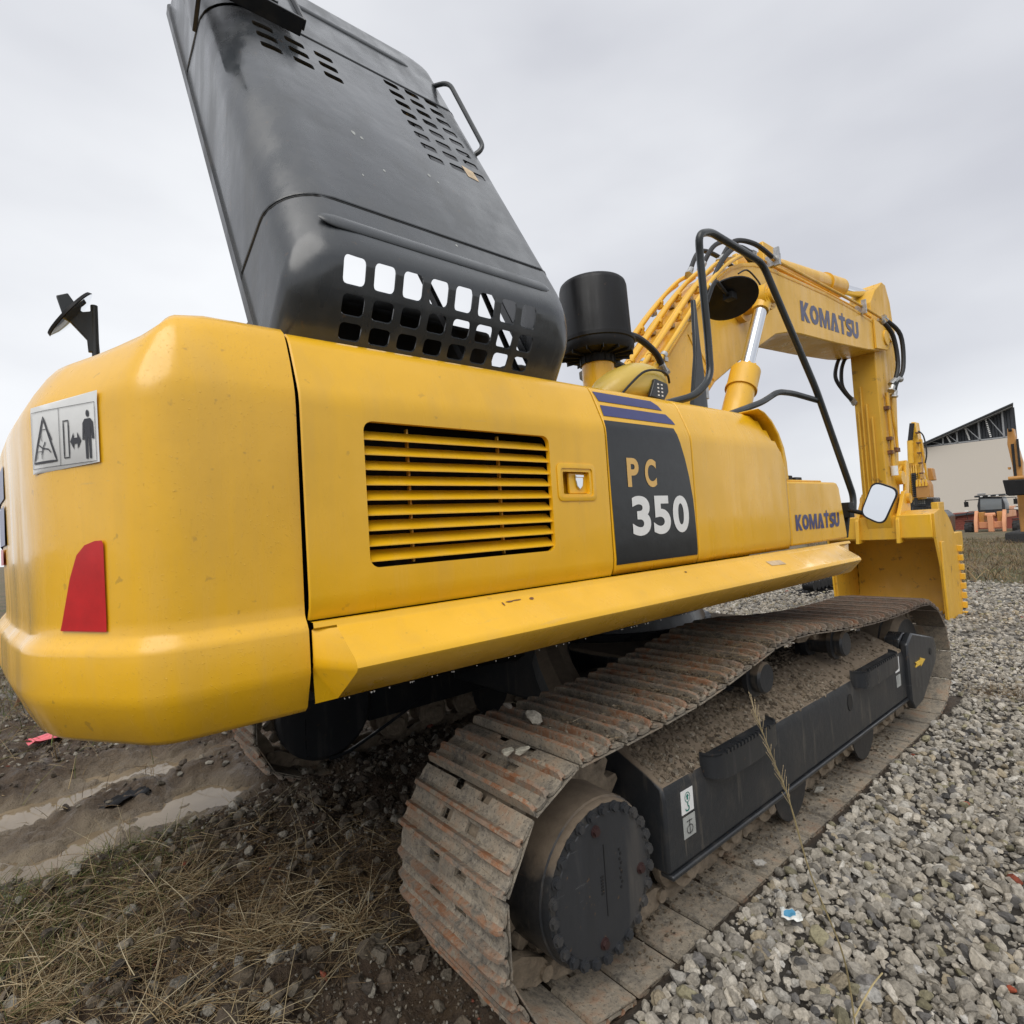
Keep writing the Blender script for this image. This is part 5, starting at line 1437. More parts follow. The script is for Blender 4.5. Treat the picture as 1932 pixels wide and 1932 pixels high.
def track(y0, parent, full=True):
    tr = bpy.data.objects.new('track', None); C.objects.link(tr); tr.parent = parent; tr.location = Vector((3.26, y0 + .3, 0)) - off(parent); tr.empty_display_size = .1
    for k in range(NS):
        s = (k + .35) * PITCH; a, b = at_path(s - PITCH / 2), at_path(s + PITCH / 2); c = at_path(s); t = (b - a).normalized()
        # path runs forward on top, so outward is up there
        nrm_ = Vector((-t.z, 0, t.x)); mid = (a + b) / 2 * .5 + c * .5
        Rm = Matrix(((t.x, 0, nrm_.x, mid.x), (t.y, 1, nrm_.y, y0), (t.z, 0, nrm_.z, mid.z), (0, 0, 0, 1)))
        inst('track_shoe', shoe_me, Rm, tr)
        inst('track_link', link_me, Rm, tr)
    return tr
def side_gear(y0, out, parent, near):
    """frame, drive, idler and rollers; out = -1 faces the camera side"""
    f = MB(); yo = y0 + .045 if out < 0 else y0 + .555    # outer web
    yi = y0 + .50 if out < 0 else y0 + .10
    sg = 1 if out < 0 else -1
    Y = lambda t: yo + sg * t
    sec_ = [(Y(0.0), .262), (Y(-.0), .54), (Y(.012), .585), (Y(.05), .612), (Y(.24), .700), (Y(.46), .700), (Y(.46), .262)]
    f.prism(sec_, 1.755, 4.62, 'x')
    fo = put('track_frame', f, M['mud_black'], parent, bevel=.012, seg=2)
    g = MB(); g.box(1.765, 4.60, min(Y(-.010), Y(.05)), max(Y(-.010), Y(.05)), .240, .260); put('frame_lip', g, M['black'], fo, bevel=.006)
    g = MB(); g.prism([(4.60, .24), (4.66, .17), (4.85, .19), (5.24, .40), (5.28, .50), (5.24, .585), (4.72, .70), (4.60, .64)], min(Y(-.03), Y(.02)), max(Y(-.03), Y(.02)), 'y')
    g.prism([(4.62, .56), (5.22, .56), (5.20, .585), (4.72, .70), (4.62, .67)], min(Y(.021), Y(.12)), max(Y(.021), Y(.12)), 'y'); put('idler_guard', g, M['black'], fo, bevel=.012)
    if near:
        for x0, x1 in ((2.03, 2.60), (3.66, 4.34)):
            g = MB(); st = [Vector((x0, 1.335, .645)), Vector((x0 + .03, 1.290, .64)), Vector((x0 + .14, 1.275, .625)), Vector((x1 - .10, 1.275, .63)), Vector((x1 - .01, 1.29, .64)), Vector((x1, 1.335, .65))]
            st = catmull(st, 3); lo = [p - Vector((0, 0, .10)) for p in st]
            for q in (0, .010):
                g.v += [(p.x, p.y + q, p.z) for p in st]; g.v += [(p.x, p.y + q, p.z + (.02 if i in (0, len(lo) - 1) else 0)) for i, p in enumerate(lo)]
            m_ = len(st)
            for i in range(m_ - 1):
                g.f += [(i, i + 1, m_ + i + 1, m_ + i), (2 * m_ + i + 1, 2 * m_ + i, 3 * m_ + i, 3 * m_ + i + 1), (i + 1, i, 2 * m_ + i, 2 * m_ + i + 1), (m_ + i, m_ + i + 1, 3 * m_ + i + 1, 3 * m_ + i)]; g.m += [0] * 4
            stp = put('step', g, M['black'], fo)
            g = MB(); g.prism([(a.x, a.y) for a in st], .628, .634, 'z')
            for i in range(14):
                x = x0 + .10 + (x1 - x0 - .2) * i / 13; g.box(x - .006, x + .006, 1.268, 1.284, .628, .645)
            put('step_tread', g, M['black'], stp)
        # decals on the frame
        for (x0, z0, z1) in ((1.858, .452, .542), (1.862, .358, .440)):
            g = MB(); g.box(x0, x0 + .082, yo - .003, yo - .001, z0, z1); d_ = put('lifting_sticker', g, M['decal_white'] if z0 > .4 else M['decal_grey'], fo)
            g = MB()
            if z0 > .4:
                for q in ribbon([(x0 + .041 + .017 * math.cos(t), z1 - .030 + .019 * math.sin(t)) for t in [6.283 * i / 14 for i in range(14)]], .003, True): g.add([(a, yo - .0045, b) for a, b in q], [(0, 1, 2, 3)])
                g.add([(a, yo - .0045, b) for a, b in [(x0 + .036, z1 - .040), (x0 + .046, z1 - .040), (x0 + .046, z1 - .028), (x0 + .052, z1 - .028), (x0 + .041, z1 - .016), (x0 + .030, z1 - .028), (x0 + .036, z1 - .028)]], [tuple(range(7))])
                for q in ribbon([(x0 + .041, z0 + .040), (x0 + .041, z0 + .027)] + arc(x0 + .037, z0 + .018, .012, .009, 60, -190, 9), .006): g.add([(a, yo - .0045, b) for a, b in q], [(0, 1, 2, 3)])
            else:
                for q in ribbon([(x0 + .041 + .02 * math.cos(t), z0 + .03 + .016 * math.sin(t)) for t in [6.283 * i / 14 for i in range(14)]], .003, True) + ribbon([(x0 + .02, z1 - .02), (x0 + .06, z1 - .02)], .003) + ribbon([(x0 + .041, z0 + .01), (x0 + .041, z1 - .015)], .003): g.add([(a, yo - .0045, b) for a, b in q], [(0, 1, 2, 3)])
            put('hook_mark', g, M['decal_green'] if z0 > .4 else M['decal_ink'], d_, smooth=None)
        for (x0, z0, z1) in ((4.40, .475, .575), (4.405, .375, .455)):
            g = MB(); g.box(x0, x0 + .085, yo - .003, yo - .001, z0, z1); put('lifting_sticker', g, M['decal_white'] if z0 > .4 else M['decal_grey'], fo)
        g = MB(); pa = [(4.70, .455), (4.82, .455), (4.82, .44), (4.93, .472), (4.82, .502), (4.82, .488), (4.70, .488), (4.725, .472)]
        pa = [(a + .02, b - .0) for a, b in pa]
        g.prism(pa, yo - .036, yo - .0315, 'y'); put('arrow_decal', g, M['arrow'], fo)
        g = MB(); g.prism([(3.585 + .035 * math.cos(t), .475 + .05 * math.sin(t)) for t in [6.283 * i / 20 for i in range(20)]], yo - .004, yo - .001, 'y'); g.cyl((5.10, yo - .034, .50), (5.10, yo - .031, .50), .025, n=16); put('frame_hole', g, M['dark'], fo)
    # final drive
    cx, cz = 1.415, .385; yf = y0 + .06 if out < 0 else y0 + .54
    d_ = Vector((0, sg, 0))
    g = MB(); g.lathe((cx, yf, cz), d_, [(0, 0.0), (0, .235), (.004, .258), (.020, .266), (.030, .266), (.034, .272), (.16, .275), (.30, .285), (.40, .285), (.40, .0)], n=48)
    fd = put('final_drive', g, M['mud_black'], parent, smooth=35)
    if near:
        g = MB(); g.lathe((cx, yf - .0035, cz), d_, [(0, 0), (0, .228), (.003, .232), (.003, 0)], n=48); cov = put('drive_cover', g, M['hub'], fd)
        bmh = MB(); bmh.cyl((0, 0, 0), (0, -.013, 0), .0150, n=6); bmh.cyl((0, 0.002, 0), (0, -.004, 0), .021, n=14); bme = bmh.mesh('bolt', [M['hub']], Vector((0, 0, 0)), 30)
        for i in range(26):
            a = 2 * PI * (i + .3) / 26; inst('bolt', bme, Matrix.Translation((cx + .243 * math.cos(a), yf - .001, cz + .243 * math.sin(a))) @ Matrix.Rotation(a * 3, 4, 'Y'), fd)
        for a in (-.15, 1.75, -1.7):
            g = MB(); q = (cx + .19 * math.cos(a), yf - .003, cz + .19 * math.sin(a)); g.cyl(q, (q[0], q[1] - .014, q[2]), .014, n=6); g.cyl(q, (q[0], q[1] - .004, q[2]), .020, n=14); put('drain_plug', g, M['plug'], fd)
        g = MB(); g.box(cx + .0, cx + .002, yf - .0055, yf - .0035, cz - .11, cz + .13)
        for k in range(6): g.box(cx - .022, cx - .010, yf - .0055, yf - .0035, cz - .03 + k * .011, cz - .024 + k * .011)
        for k in range(9): g.box(cx + .075 + .006 * (k % 2), cx + .083 + .006 * (k % 2), yf - .0055, yf - .0035, cz - .05 + k * .016, cz - .042 + k * .016)
        put('cast_marks', g, M['dark'], cov)
    # sprocket teeth
    g = MB(); n_t = 21; yt = y0 + .29
    pr = []
    for i in range(n_t * 4):
        a = 2 * PI * i / (n_t * 4); r = (.335, .355, .355, .335)[i % 4] - (.03 if i % 4 in (0, 3) else 0); pr.append((cx + r * math.cos(a), .44 + r * math.sin(a)))
    g.prism(pr, yt - .03, yt + .03, 'y'); put('sprocket', g, M['mud'], parent, bevel=.004)
    # idler
    g = MB(); g.lathe((5.10, y0 + .14, .43), (0, 1, 0), [(0, 0), (0, .12), (.02, .14), (.02, .30), (.06, .335), (.12, .335), (.12, .37), (.20, .37), (.20, .335), (.26, .335), (.30, .30), (.30, 0)], n=40)
    put('idler', g, M['mud_black'], parent)
    # carrier rollers
    for x, z in ((2.70, .80), (3.72, .79)):
        g = MB(); g.lathe((x, yo - sg * -.02 + sg * .02, z), (0, sg, 0), [(0, 0), (0, .068), (.012, .078), (.05, .078), (.055, .10), (.08, .10), (.085, .07), (.20, .07), (.205, .10), (.24, .10)], n=28)
        g.box(x - .05, x + .05, yo + .25 if sg > 0 else yo - .33, yo + .33 if sg > 0 else yo - .25, .62, z); put('carrier_roller', g, M['mud_black'], parent)
    # bottom rollers
    for i in range(8):
        x = 2.02 + i * .355
        g = MB(); g.lathe((x, y0 + .12, .165), (0, 1, 0), [(0, 0), (0, .05), (.03, .06), (.035, .095), (.07, .10), (.085, .125), (.12, .125), (.13, .09), (.24, .09), (.25, .125), (.28, .125), (.30, .10), (.34, .095), (.36, 0)], n=24)
        put('track_roller', g, M['mud'], parent)
    for x in (2.92, 3.95):
        g = MB(); yy = y0 + .115
        pts_ = arc(x, .235, .19, .215, 180, 360, 14); g.prism([(x - .19, .262)] + pts_ + [(x + .19, .262)], yy, yy + .016, 'y'); put('roller_guard', g, M['mud_black'], parent)

right_uc = bpy.data.objects.new('undercarriage', None)
track(1.285, ex); side_gear(1.285, -1, ex, True)
track(3.875, ex); side_gear(3.875, 1, ex, False)
bpy.data.objects.remove(right_uc)
# inner face of the left drive and frame (seen under the machine)
mb = MB(); mb.lathe((1.42, 3.90, .44), (0, 1, 0), [(0, 0), (0, .31), (.02, .335), (.05, .335), (.05, 0)], n=40)
mb.tube([(1.42, 3.89, .11), (1.62, 3.89, .14), (2.2, 3.89, .36)], .012, n=6)
put('drive_motor_guard', mb, M['black'], ex)

# ==================================================================== dirt, stones on the machine
def rock(name, loc, size, col, label, group=None, sub=3):
    vs, f = VAR[sub]; v = vs[rnd.randrange(len(vs))].copy() * size * .5
    R = np.array(Euler((rnd.uniform(-.5, .5), rnd.uniform(-.5, .5), rnd.uniform(0, 6))).to_matrix()); v = v @ R.T
    me = fast_mesh(name, v, f, 3, [M['stone']], np.tile(np.array(col), (len(v), 1)), smooth=False)
    o = bpy.data.objects.new(name, me); C.objects.link(o); o.location = loc
    tag(o, label, 'stone', group); return o
rock('stone', (1.36, 1.60, .905), .075, (0.50, 0.46, 0.38), 'large pale stone lying on top of the near track above the drive')
rock('stone', (1.155, 1.50, .865), .055, (0.66, 0.62, 0.50), 'left one of two cream stones side by side on the track curve')
rock('stone', (1.185, 1.46, .87), .055, (0.68, 0.64, 0.52), 'right one of two cream stones side by side on the track curve')
rock('stone', (2.42, 1.33, .04), .06, (0.52, 0.49, 0.44), 'pale grey stone on the lower shoes nearest the drive')
rock('stone', (3.28, 1.42, .045), .07, (0.50, 0.48, 0.42), 'pale stone on the lower shoes in front of the roller guard')
rock('stone', (1.40, 1.80, .90), .045, (0.32, 0.28, 0.23), 'brown stone at the inner end of the upper track shoes')

def surf_scatter(name, n, fn, smin, smax, label, pal, pw, sub=1, kind='stuff'):
    P = np.array([fn() for _ in range(n)])
    vs, f = VAR[sub]; nv = len(vs[0]); vi = rs.randint(0, len(vs), n); s = smin + (smax - smin) * rs.beta(1.2, 3.5, n)
    b = np.stack(vs)[vi]; a = rs.uniform(0, 6.28, n); ca, sa = np.cos(a)[:, None], np.sin(a)[:, None]
    b = np.stack([b[..., 0] * ca - b[..., 1] * sa, b[..., 0] * sa + b[..., 1] * ca, b[..., 2]], -1) * s[:, None, None] * .5 + P[:, None, :]
    faces = (f[None] + (np.arange(n) * nv)[:, None, None]).reshape(-1, 3)
    c = pal[rs.choice(len(pal), n, p=pw)] * rs.uniform(.7, 1.2, (n, 1))
    o = bpy.data.objects.new(name, fast_mesh(name, b.reshape(-1, 3), faces, 3, [M['stone']], np.repeat(c, nv, 0), smooth=False)); C.objects.link(o)
    o['kind'] = kind; o['label'] = label; return o
DP = np.array([(0.20, 0.155, 0.105), (0.27, 0.215, 0.15), (0.12, 0.09, 0.06), (0.34, 0.29, 0.22)]); DW = np.array([.35, .35, .2, .1])
def on_frame():
    while True:
        x = rnd.uniform(1.78, 4.6); t = rnd.random() ** 1.3 * .42
        if rnd.random() < .25 + .75 * (x < 3.2 + .4 * rnd.random()): break
    yo = 1.285 + .045; z = .612 + (t - .05) / .19 * .088 if t < .24 else .70
    if t < .05: z = .585 + t * .5
    return (x, yo + .02 + t, z + rnd.uniform(-.002, .012))
surf_scatter('dried_mud_clods', 6500, on_frame, .010, .062, 'dried mud clods heaped on top of the near track frame', DP, DW)
def on_track_top():
    s = rnd.choice([rnd.gauss(1.05, .25), rnd.gauss(.75, .35), rnd.uniform(.1, 1.7)]); s = max(.05, min(1.9, s)); p = at_path(s); y = min(1.87, max(1.30, rnd.gauss(1.47, .13)))
    return (p.x, y, p.z + rnd.uniform(-.002, .022))
surf_scatter('mud_on_track', 4200, on_track_top, .005, .030, 'crumbs of mud and grit on the upper run of the near track', DP, DW)
def on_low():
    y = 1.31 + .5 * rnd.random() ** .7; return (rnd.uniform(1.55, 4.6), y, rnd.uniform(.003, .016) + .03 * (y - 1.31))
surf_scatter('mud_on_lower_track', 3000, on_low, .006, .034, 'mud and grit on the lower shoes of the near track', DP, DW)
# straw on the shoes
def straw_on(n_, fn, l0, l1):
    P = np.array([fn() for _ in range(n_)])
    f2 = lambda q: P[:, :2]
    return blades(n_, f2, l0, l1, .0006, .0014, (.15, .3), STR + [(0.5, 0.42, 0.28)], hz=P[:, 2], seg=3, bend=.8)
def ot2():
    s = rnd.gauss(1.05, .26) if rnd.random() < .75 else rnd.uniform(.1, 1.9); p = at_path(max(0.02, s)); return (p.x, min(1.87, max(1.29, rnd.gauss(1.48, .13))), p.z + .022)
def ot3(): x, y, z = on_frame(); return (x, y, z + .01)
def ot4():
    s = TOT - rnd.uniform(0.1, 1.1); p = at_path(s); return (p.x - .028, rnd.uniform(1.3, 1.86), p.z)
v_, f_, c_ = merge([straw_on(1500, ot2, .02, .09), straw_on(260, ot3, .03, .10), straw_on(120, ot4, .03, .1)])
o = bpy.data.objects.new('straw_on_track', fast_mesh('straw_on_track', v_, f_, 4, [M['straw']], c_)); C.objects.link(o); o['kind'] = 'stuff'; o['label'] = 'chaff and straw stuck to the near track'

# ==================================================================== foreground items
sg_ = thing('grass_stalk', 'tall dry grass stalk with a thin seed head leaning in front of the track frame', 'grass stalk', (1.80, 0.78, 0))
pl = [(1.83, .74, .0), (1.74, .71, .22), (1.565, .655, .46), (1.40, .64, .72), (1.27, .615, .95), (1.19, .60, 1.06), (1.10, .59, 1.20)]
mb = MB(); mb.tube(pl, [.0026, .0024, .0022, .002, .0016, .001, .0006], n=6, smooth=5); put('stem', mb, M['straw'], sg_)
me_ = sg_.children[0].data; ca = me_.color_attributes.new('col', 'FLOAT_COLOR', 'POINT'); ca.data.foreach_set('color', [c for _ in me_.vertices for c in (.50, .40, .20, 1)])
mb = MB()
cl = catmull([Vector(p) for p in pl], 12)[-26:]
for i, p in enumerate(cl):
    for k in range(2):
        a = rnd.uniform(0, 6.28); d = Vector((math.cos(a) * .35 - .30, math.sin(a) * .25, .8)).normalized(); l = rnd.uniform(.012, .05) * (1 - .3 * i / 26)
        mb.tube([p, p + d * l], .0006, n=4, smooth=1)
        for q in range(2): e = p + d * l * (0.6 + .4 * q); mb.lathe(e, d, [(0, 0.0), (.003, .0010), (.007, .0)], n=5)
sh_ = put('seed_head', mb, M['straw'], sg_)
ca = sh_.data.color_attributes.new('col', 'FLOAT_COLOR', 'POINT'); ca.data.foreach_set('color', [c for _ in sh_.data.vertices for c in (.45, .36, .22, 1)])
mb = MB()
mb.tube([(1.79, .725, .1), (1.86, .70, .16), (1.96, .70, .15)], .0022, n=5); lf = put('leaf_blade', mb, M['straw'], sg_)
ca = lf.data.color_attributes.new('col', 'FLOAT_COLOR', 'POINT'); ca.data.foreach_set('color', [c for _ in lf.data.vertices for c in (.50, .40, .20, 1)])

# crumpled wrapper
def crumple(name, cx, cy, z, w, h, rot, mats, label, cat, k=7, amp=.008, inner=None):
    mb = MB(); c_, s_ = math.cos(rot), math.sin(rot); ofs = {}
    for j in range(k + 1):
        for i in range(k + 1):
            a, b = (i / k - .5) * w * (1 + rnd.uniform(-.08, .08)), (j / k - .5) * h * (1 + rnd.uniform(-.08, .08))
            mb.v.append((cx + a * c_ - b * s_, cy + a * s_ + b * c_, z + rnd.uniform(-amp, amp)))
    for j in range(k):
        for i in range(k):
            mb.f.append((j * (k + 1) + i, j * (k + 1) + i + 1, (j + 1) * (k + 1) + i + 1, (j + 1) * (k + 1) + i))
            mb.m.append(1 if inner and (inner[0] <= i < inner[1] and inner[2] <= j < inner[3]) else 0)
    o = put(name, mb, mats, smooth=60); s = o.modifiers.new('t', 'SOLIDIFY'); s.thickness = .0012
    return tag(o, label, cat)
crumple('wrapper', 2.15, 1.07, .062, .058, .072, .5, [M['wrapper'], M['wrapper_blue']], 'crumpled white wrapper with blue print lying on the gravel', 'wrapper', inner=(2, 6, 2, 6))
crumple('plastic_sheet', 0.12, 6.55, .06, .75, .16, .25, [M['pink']], 'flattened pink plastic sheet on rubble behind the counterweight', 'plastic sheet', k=10, amp=.02)
crumple('blue_strip', 1.12, 5.75, .07, .30, .06, -.5, [M['blue']], 'narrow blue plastic strip on rubble near the far track', 'plastic strip', amp=.01)
crumple('black_plastic', 0.30, 4.72, -.03, .30, .12, .3, [M['plastic']], 'torn black plastic lying beside the puddle', 'plastic scrap', amp=.02)
for i, (x, y, l, r_) in enumerate(((0.98, 5.55, .45, -.3), (0.75, 5.45, .35, -.1))):
    mb = MB(); mt = Matrix.Translation((x, y, .05)) @ Matrix.Rotation(r_, 4, 'Z'); mb.box(-l / 2, l / 2, -.02, .02, 0, .018, mat=mt)
    tag(put('wood_scrap', mb, M['wood'], bevel=.003), ('longer' if i == 0 else 'shorter') + ' weathered wood slat on rubble under the counterweight', 'wood slat')
mb = MB(); mb.box(-.02, .02, -.05, .05, 0, .9, mat=Matrix.Translation((-.42, 8.6, -.02)) @ Matrix.Rotation(.35, 4, 'Y')); mb.box(-.02, .02, -.05, .05, 0, .8, mat=Matrix.Translation((-.22, 8.55, -.02)) @ Matrix.Rotation(-.5, 4, 'Y'))
tag(put('rusty_frame', mb, M['rust'], bevel=.004), 'rusty leaning steel frame at the left edge beyond the puddles', 'steel frame')
# spare track lying behind
tg = thing('spare_track', 'dark steel track chain lying flat on the gravel beyond the skirt', 'track chain', (12.4, 5.5, -.1))
for i in range(14):
    mb = MB(); x = 11.6 + i * .19; mb.box(x, x + .175, 4.75, 5.45, -.10, -.07); mb.box(x, x + .02, 4.75, 5.45, -.07, -.03); mb.box(x + .08, x + .10, 4.75, 5.45, -.07, -.03); put('track_shoe', mb, M['plastic'], tg)
mb = MB()
for i in range(9): mb.cyl((12.2 + i * .2, 5.0, .10), (12.2 + i * .2, 5.22, .10), .11, n=14)
put('link_chain', mb, M['plastic'], tg)

# ==================================================================== BACKGROUND
# hall with open roof truss
bd = thing('hall', 'windowless cream hall with an open dark mono-pitch roof truss', 'building', (80, 15.5, -1.1))
mb = MB(); mb.prism([(11.0, -1.6), (19.2, -1.6), (19.2, 8.62), (11.0, 8.50)], 80, 100, 'x', tf=lambda q: (q[0], q[1] + (q[0] - 80) * 0.15, q[2])); put('wall', mb, M['tan_ext'], bd)
mb = MB(); mb.prism([(10.9, 11.98), (10.9, 12.12), (19.7, 8.95), (19.7, 8.80)], 79.2, 100.5, 'x', tf=lambda q: (q[0], q[1] + (q[0] - 80) * 0.15, q[2])); put('roof', mb, M['corr'], bd)
for i in range(30):
    y = 11.15 + i * .27; zt = 11.85 - (y - 11.1) * (3.0 / 8.3) - .05
    mb = MB(); mb.box(80.9, 80.96, y, y + .22, 8.6, max(8.68, zt)); put('cladding_sheet', mb, M['corr'], bd)
mb = MB(); mb.prism([(11.02, 8.45), (11.02, 11.86), (19.2, 8.84), (19.2, 8.60)], 81.2, 81.35, 'x'); put('gable_lining', mb, M['corr'], bd)
def bar(p, q, w=.10, m='truss', name='truss_bar'):
    mb = MB(); mb.tube([p, q], w, n=4, smooth=1); put(name, mb, M[m], bd)
X_ = 80.2
for y in (11.9, 13.97, 15.97, 17.3): bar((X_, y, 8.6), (X_, y, 11.75 - (y - 11.1) * .361))
for (y0, y1) in ((11.9, 13.1), (14.0, 15.1), (15.97, 16.75), (17.3, 18.3)): bar((X_, y0, 8.75), (X_, y1, 11.75 - (y1 - 11.1) * .361), .06)
bar((X_, 11.0, 8.62), (X_, 19.5, 8.75), .10); bar((79.6, 11.0, 11.78), (79.6, 19.6, 8.74), .09); bar((79.9, 19.3, 8.75), (79.9, 19.15, 7.9), .1)
for y in (13.15, 15.0, 16.75):
    for k in range(10):
        z0 = 8.85; z1 = 11.70 - (y - 11.1) * .361; z = z0 + (z1 - z0) * k / 10; mb = MB(); mb.box(80.1, 80.16, y + .03 * k - .2, y + .03 * k - .05, z, z + (z1 - z0) / 18); put('light_slit', mb, M['decal_white'], bd)  # white plates stand in for daylight showing through the slits
mb = MB(); mb.box(79.93, 79.99, 13.9, 14.6, 2.55, 2.68); put('wall_vent', mb, M['truss'], bd)

# low red shed
rb = thing('shed', 'low red brick shed with a dark sloping roof beside the wheel loader', 'shed', (68, 14, -1.0))
mb = MB(); mb.box(68, 74, 9.5, 15.2, -1.6, .75)
put('wall', mb, M['brick'], rb); mb = MB(); mb.prism([(9.2, .95), (15.5, .35), (15.5, .52), (9.2, 1.15)], 67.6, 74.5, 'x'); put('roof', mb, M['corr'], rb)
for i in range(7):
    for j in range(8):
        mb = MB(); mb.box(67.96, 67.99, 12.4 + j * .36 + (.18 if i % 2 else 0), 12.72 + j * .36 + (.18 if i % 2 else 0), -1.2 + i * .22, -1.02 + i * .22); put('brick', mb, M['brick'], rb)

# wheel loader
wl_ = thing('wheel_loader', 'orange wheel loader with a black cab facing the camera in front of the shed', 'wheel loader', (58, 10.1, -.95))
LZ = -1.0
mb = MB(); mb.box(60, 64, 9.2, 11.0, .3, 1.2); put('rear_body', mb, M['orange'], wl_, bevel=.05)
mb = MB(); mb.prism([(9.15, .62), (9.10, 1.4), (9.25, 2.02), (10.7, 2.10), (10.85, 1.4), (10.8, .62)], 58.9, 60.6, 'x'); cab = put('cab', mb, M['black'], wl_, bevel=.05)
mb = MB(); mb.prism([(9.30, 1.02), (9.28, 1.85), (10.60, 1.95), (10.66, 1.02)], 58.86, 58.9, 'x'); put('windscreen', mb, M['glass'], cab)
mb = MB(); mb.box(58.7, 60.7, 9.0, 10.95, 2.08, 2.24); put('cab_roof', mb, M['black'], cab, bevel=.04)
for y in (9.4, 9.9, 10.4):
    mb = MB(); mb.box(58.64, 58.7, y, y + .16, 2.09, 2.19); put('roof_lamp', mb, M['lens'], cab)
mb = MB(); mb.prism([(9.55, 1.0), (10.3, 1.0), (10.2, 1.45), (9.95, 1.62), (9.7, 1.4)], 58.95, 59.2, 'x'); put('seat', mb, M['dark'], cab)
for y0 in (8.98, 10.72):
    mb = MB(); mb.prism([(57.6, -.75), (57.75, -.75), (58.6, .95), (58.3, .98), (57.7, .1)], y0, y0 + .22, 'y'); put('lift_arm', mb, M['orange'], wl_, bevel=.02)
for y0, y1 in ((9.2, 9.55), (10.35, 10.7)):
    mb = MB(); mb.box(58.2, 59.2, y0, y1, -.2, .85); put('front_frame', mb, M['orange_dk'], wl_, bevel=.03)
mb = MB(); mb.box(58.1, 58.6, 9.2, 10.7, -.45, .05); mb.box(57.8, 58.4, 9.75, 10.1, -.75, .60); mb.cyl((58.0, 9.6, .62), (58.0, 10.25, .62), .16, n=12); put('linkage', mb, M['orange'], wl_, bevel=.03)
for y0 in (8.15, 11.15):
    mb = MB(); mb.lathe((58.9, y0, -.48), (0, 1, 0), [(0, .25), (.0, .42), (.08, .52), (.52, .52), (.6, .42), (.6, .25)], n=28)
    w = put('wheel', mb, M['tyre'], wl_)
    for i in range(20):
        a = 2 * PI * i / 20; mb = MB(); mb.box(-.05, .05, -.02, .26, .50, .56, mat=Matrix.Translation((58.9, y0 + .04 + (.27 if i % 2 else 0), -.48)) @ Matrix.Rotation(a, 4, 'Y')); put('tread_lug', mb, M['tyre'], w)
    mb = MB(); mb.box(58.9, 59.8, y0 - .02, y0 + .62, .12, .20); put('fender', mb, M['plastic'], wl_, bevel=.02)
for y0 in (8.25, 11.35):
    mb = MB(); mb.box(58.6, 58.7, y0, y0 + .28, 1.35, 1.78); mb.tube([(58.7, y0 + .14, 1.78), (58.8, y0 + .2, 1.9), (58.9, (9.2 if y0 < 9 else 10.7), 1.9)], .03); mb.tube([(58.7, y0 + .14, .3), (58.7, y0 + .14, .9), (58.9, (9.2 if y0 < 9 else 10.7), .95)], .025); put('mirror', mb, M['plastic'], wl_)
    mb = MB(); mb.box(58.5, 58.6, y0 + .02, y0 + .26, .95, 1.1); put('headlight', mb, M['lens'], wl_)
mb = MB(); mb.prism([(57.0, -.95), (57.9, -.95), (57.9, -.82), (57.2, -.86)], 7.7, 12.1, 'y'); put('bucket_edge', mb, M['steel'], wl_)

# yellow excavator directly behind the bucket
ea_ = thing('excavator', 'yellow excavator standing directly behind the big bucket with a folded boom', 'excavator', (27, 6.7, -.3), 'excavators parked in the yard')
mb = MB(); mb.prism([(6.52, 2.7), (6.46, 3.9), (6.52, 4.98), (6.66, 5.0), (6.70, 4.2), (6.78, 3.6), (6.84, 2.7)], 26.4, 26.9, 'x'); put('arm', mb, M['yellow_boom'], ea_, bevel=.02)
for y_ in (6.36, 6.90):
    mb = MB(); mb.prism([(y_ - .03, 2.5), (y_ + (.06 if y_ < 6.6 else -.10), 4.3), (y_ + (.12 if y_ < 6.6 else -.06), 4.3), (y_ + .04, 2.5)], 26.6, 26.75, 'x'); put('side_rib', mb, M['yellow_worn'], ea_, bevel=.01)
for z_ in (2.9, 3.3, 3.7, 4.1, 4.5):
    mb = MB(); mb.box(26.15, 26.4, 6.40, 6.50, z_, z_ + .05); put('clamp', mb, M['rust'], ea_)
mb = MB(); mb.cyl((26.2, 6.74, 3.35), (26.2, 6.70, 4.25), .10, n=16); put('arm_cylinder', mb, M['yellow_boom'], ea_)
mb = MB(); mb.tube([(26.2, 6.70, 4.22), (26.2, 6.58, 4.92)], .085, n=14); put('rubber_boot', mb, M['rubber'], ea_)
for i in range(6):
    mb = MB(); y = 6.62 + i * .075; mb.tube([(26.3, y, 2.05), (26.3, y, 3.05), (26.5, y + .03, 3.4)], .028, n=8); put('hydraulic_pipe', mb, M['yellow_boom'], ea_)
mb = MB(); mb.box(26.4, 27.2, 6.55, 7.12, 1.9, 3.0); put('boom', mb, M['yellow_boom'], ea_, bevel=.04)
mb = MB(); mb.prism([(6.16, 1.95), (6.15, 2.42), (6.22, 2.62), (6.40, 2.50), (6.58, 2.45), (6.60, 1.95)], 25.95, 26.5, 'x'); put('bucket', mb, M['orange_dk'], ea_, bevel=.02)
for i in range(4):
    mb = MB(); yb = 6.20 + i * .10; mb.prism([(yb, 2.40), (yb + .01, 2.66), (yb + .05, 2.66), (yb + .07, 2.40)], 25.90, 25.95, 'x'); put('tooth', mb, M['yellow_boom'], ea_)
mb = MB(); mb.tube([(26.05, 6.64, 2.95), (26.05, 6.64, 2.00)], .075, n=12); put('spring_hose', mb, M['rubber'], ea_)
mb = MB()
for i in range(12): mb.lathe((26.05, 6.64, 2.02 + i * .075), (0, 0, 1), [(0, .075), (.02, .10), (.04, .10), (.06, .075)], n=12)
mb.cyl((26.05, 6.64, 1.65), (26.05, 6.64, 1.98), .06); put('hose_spring', mb, M['rubber'], ea_)
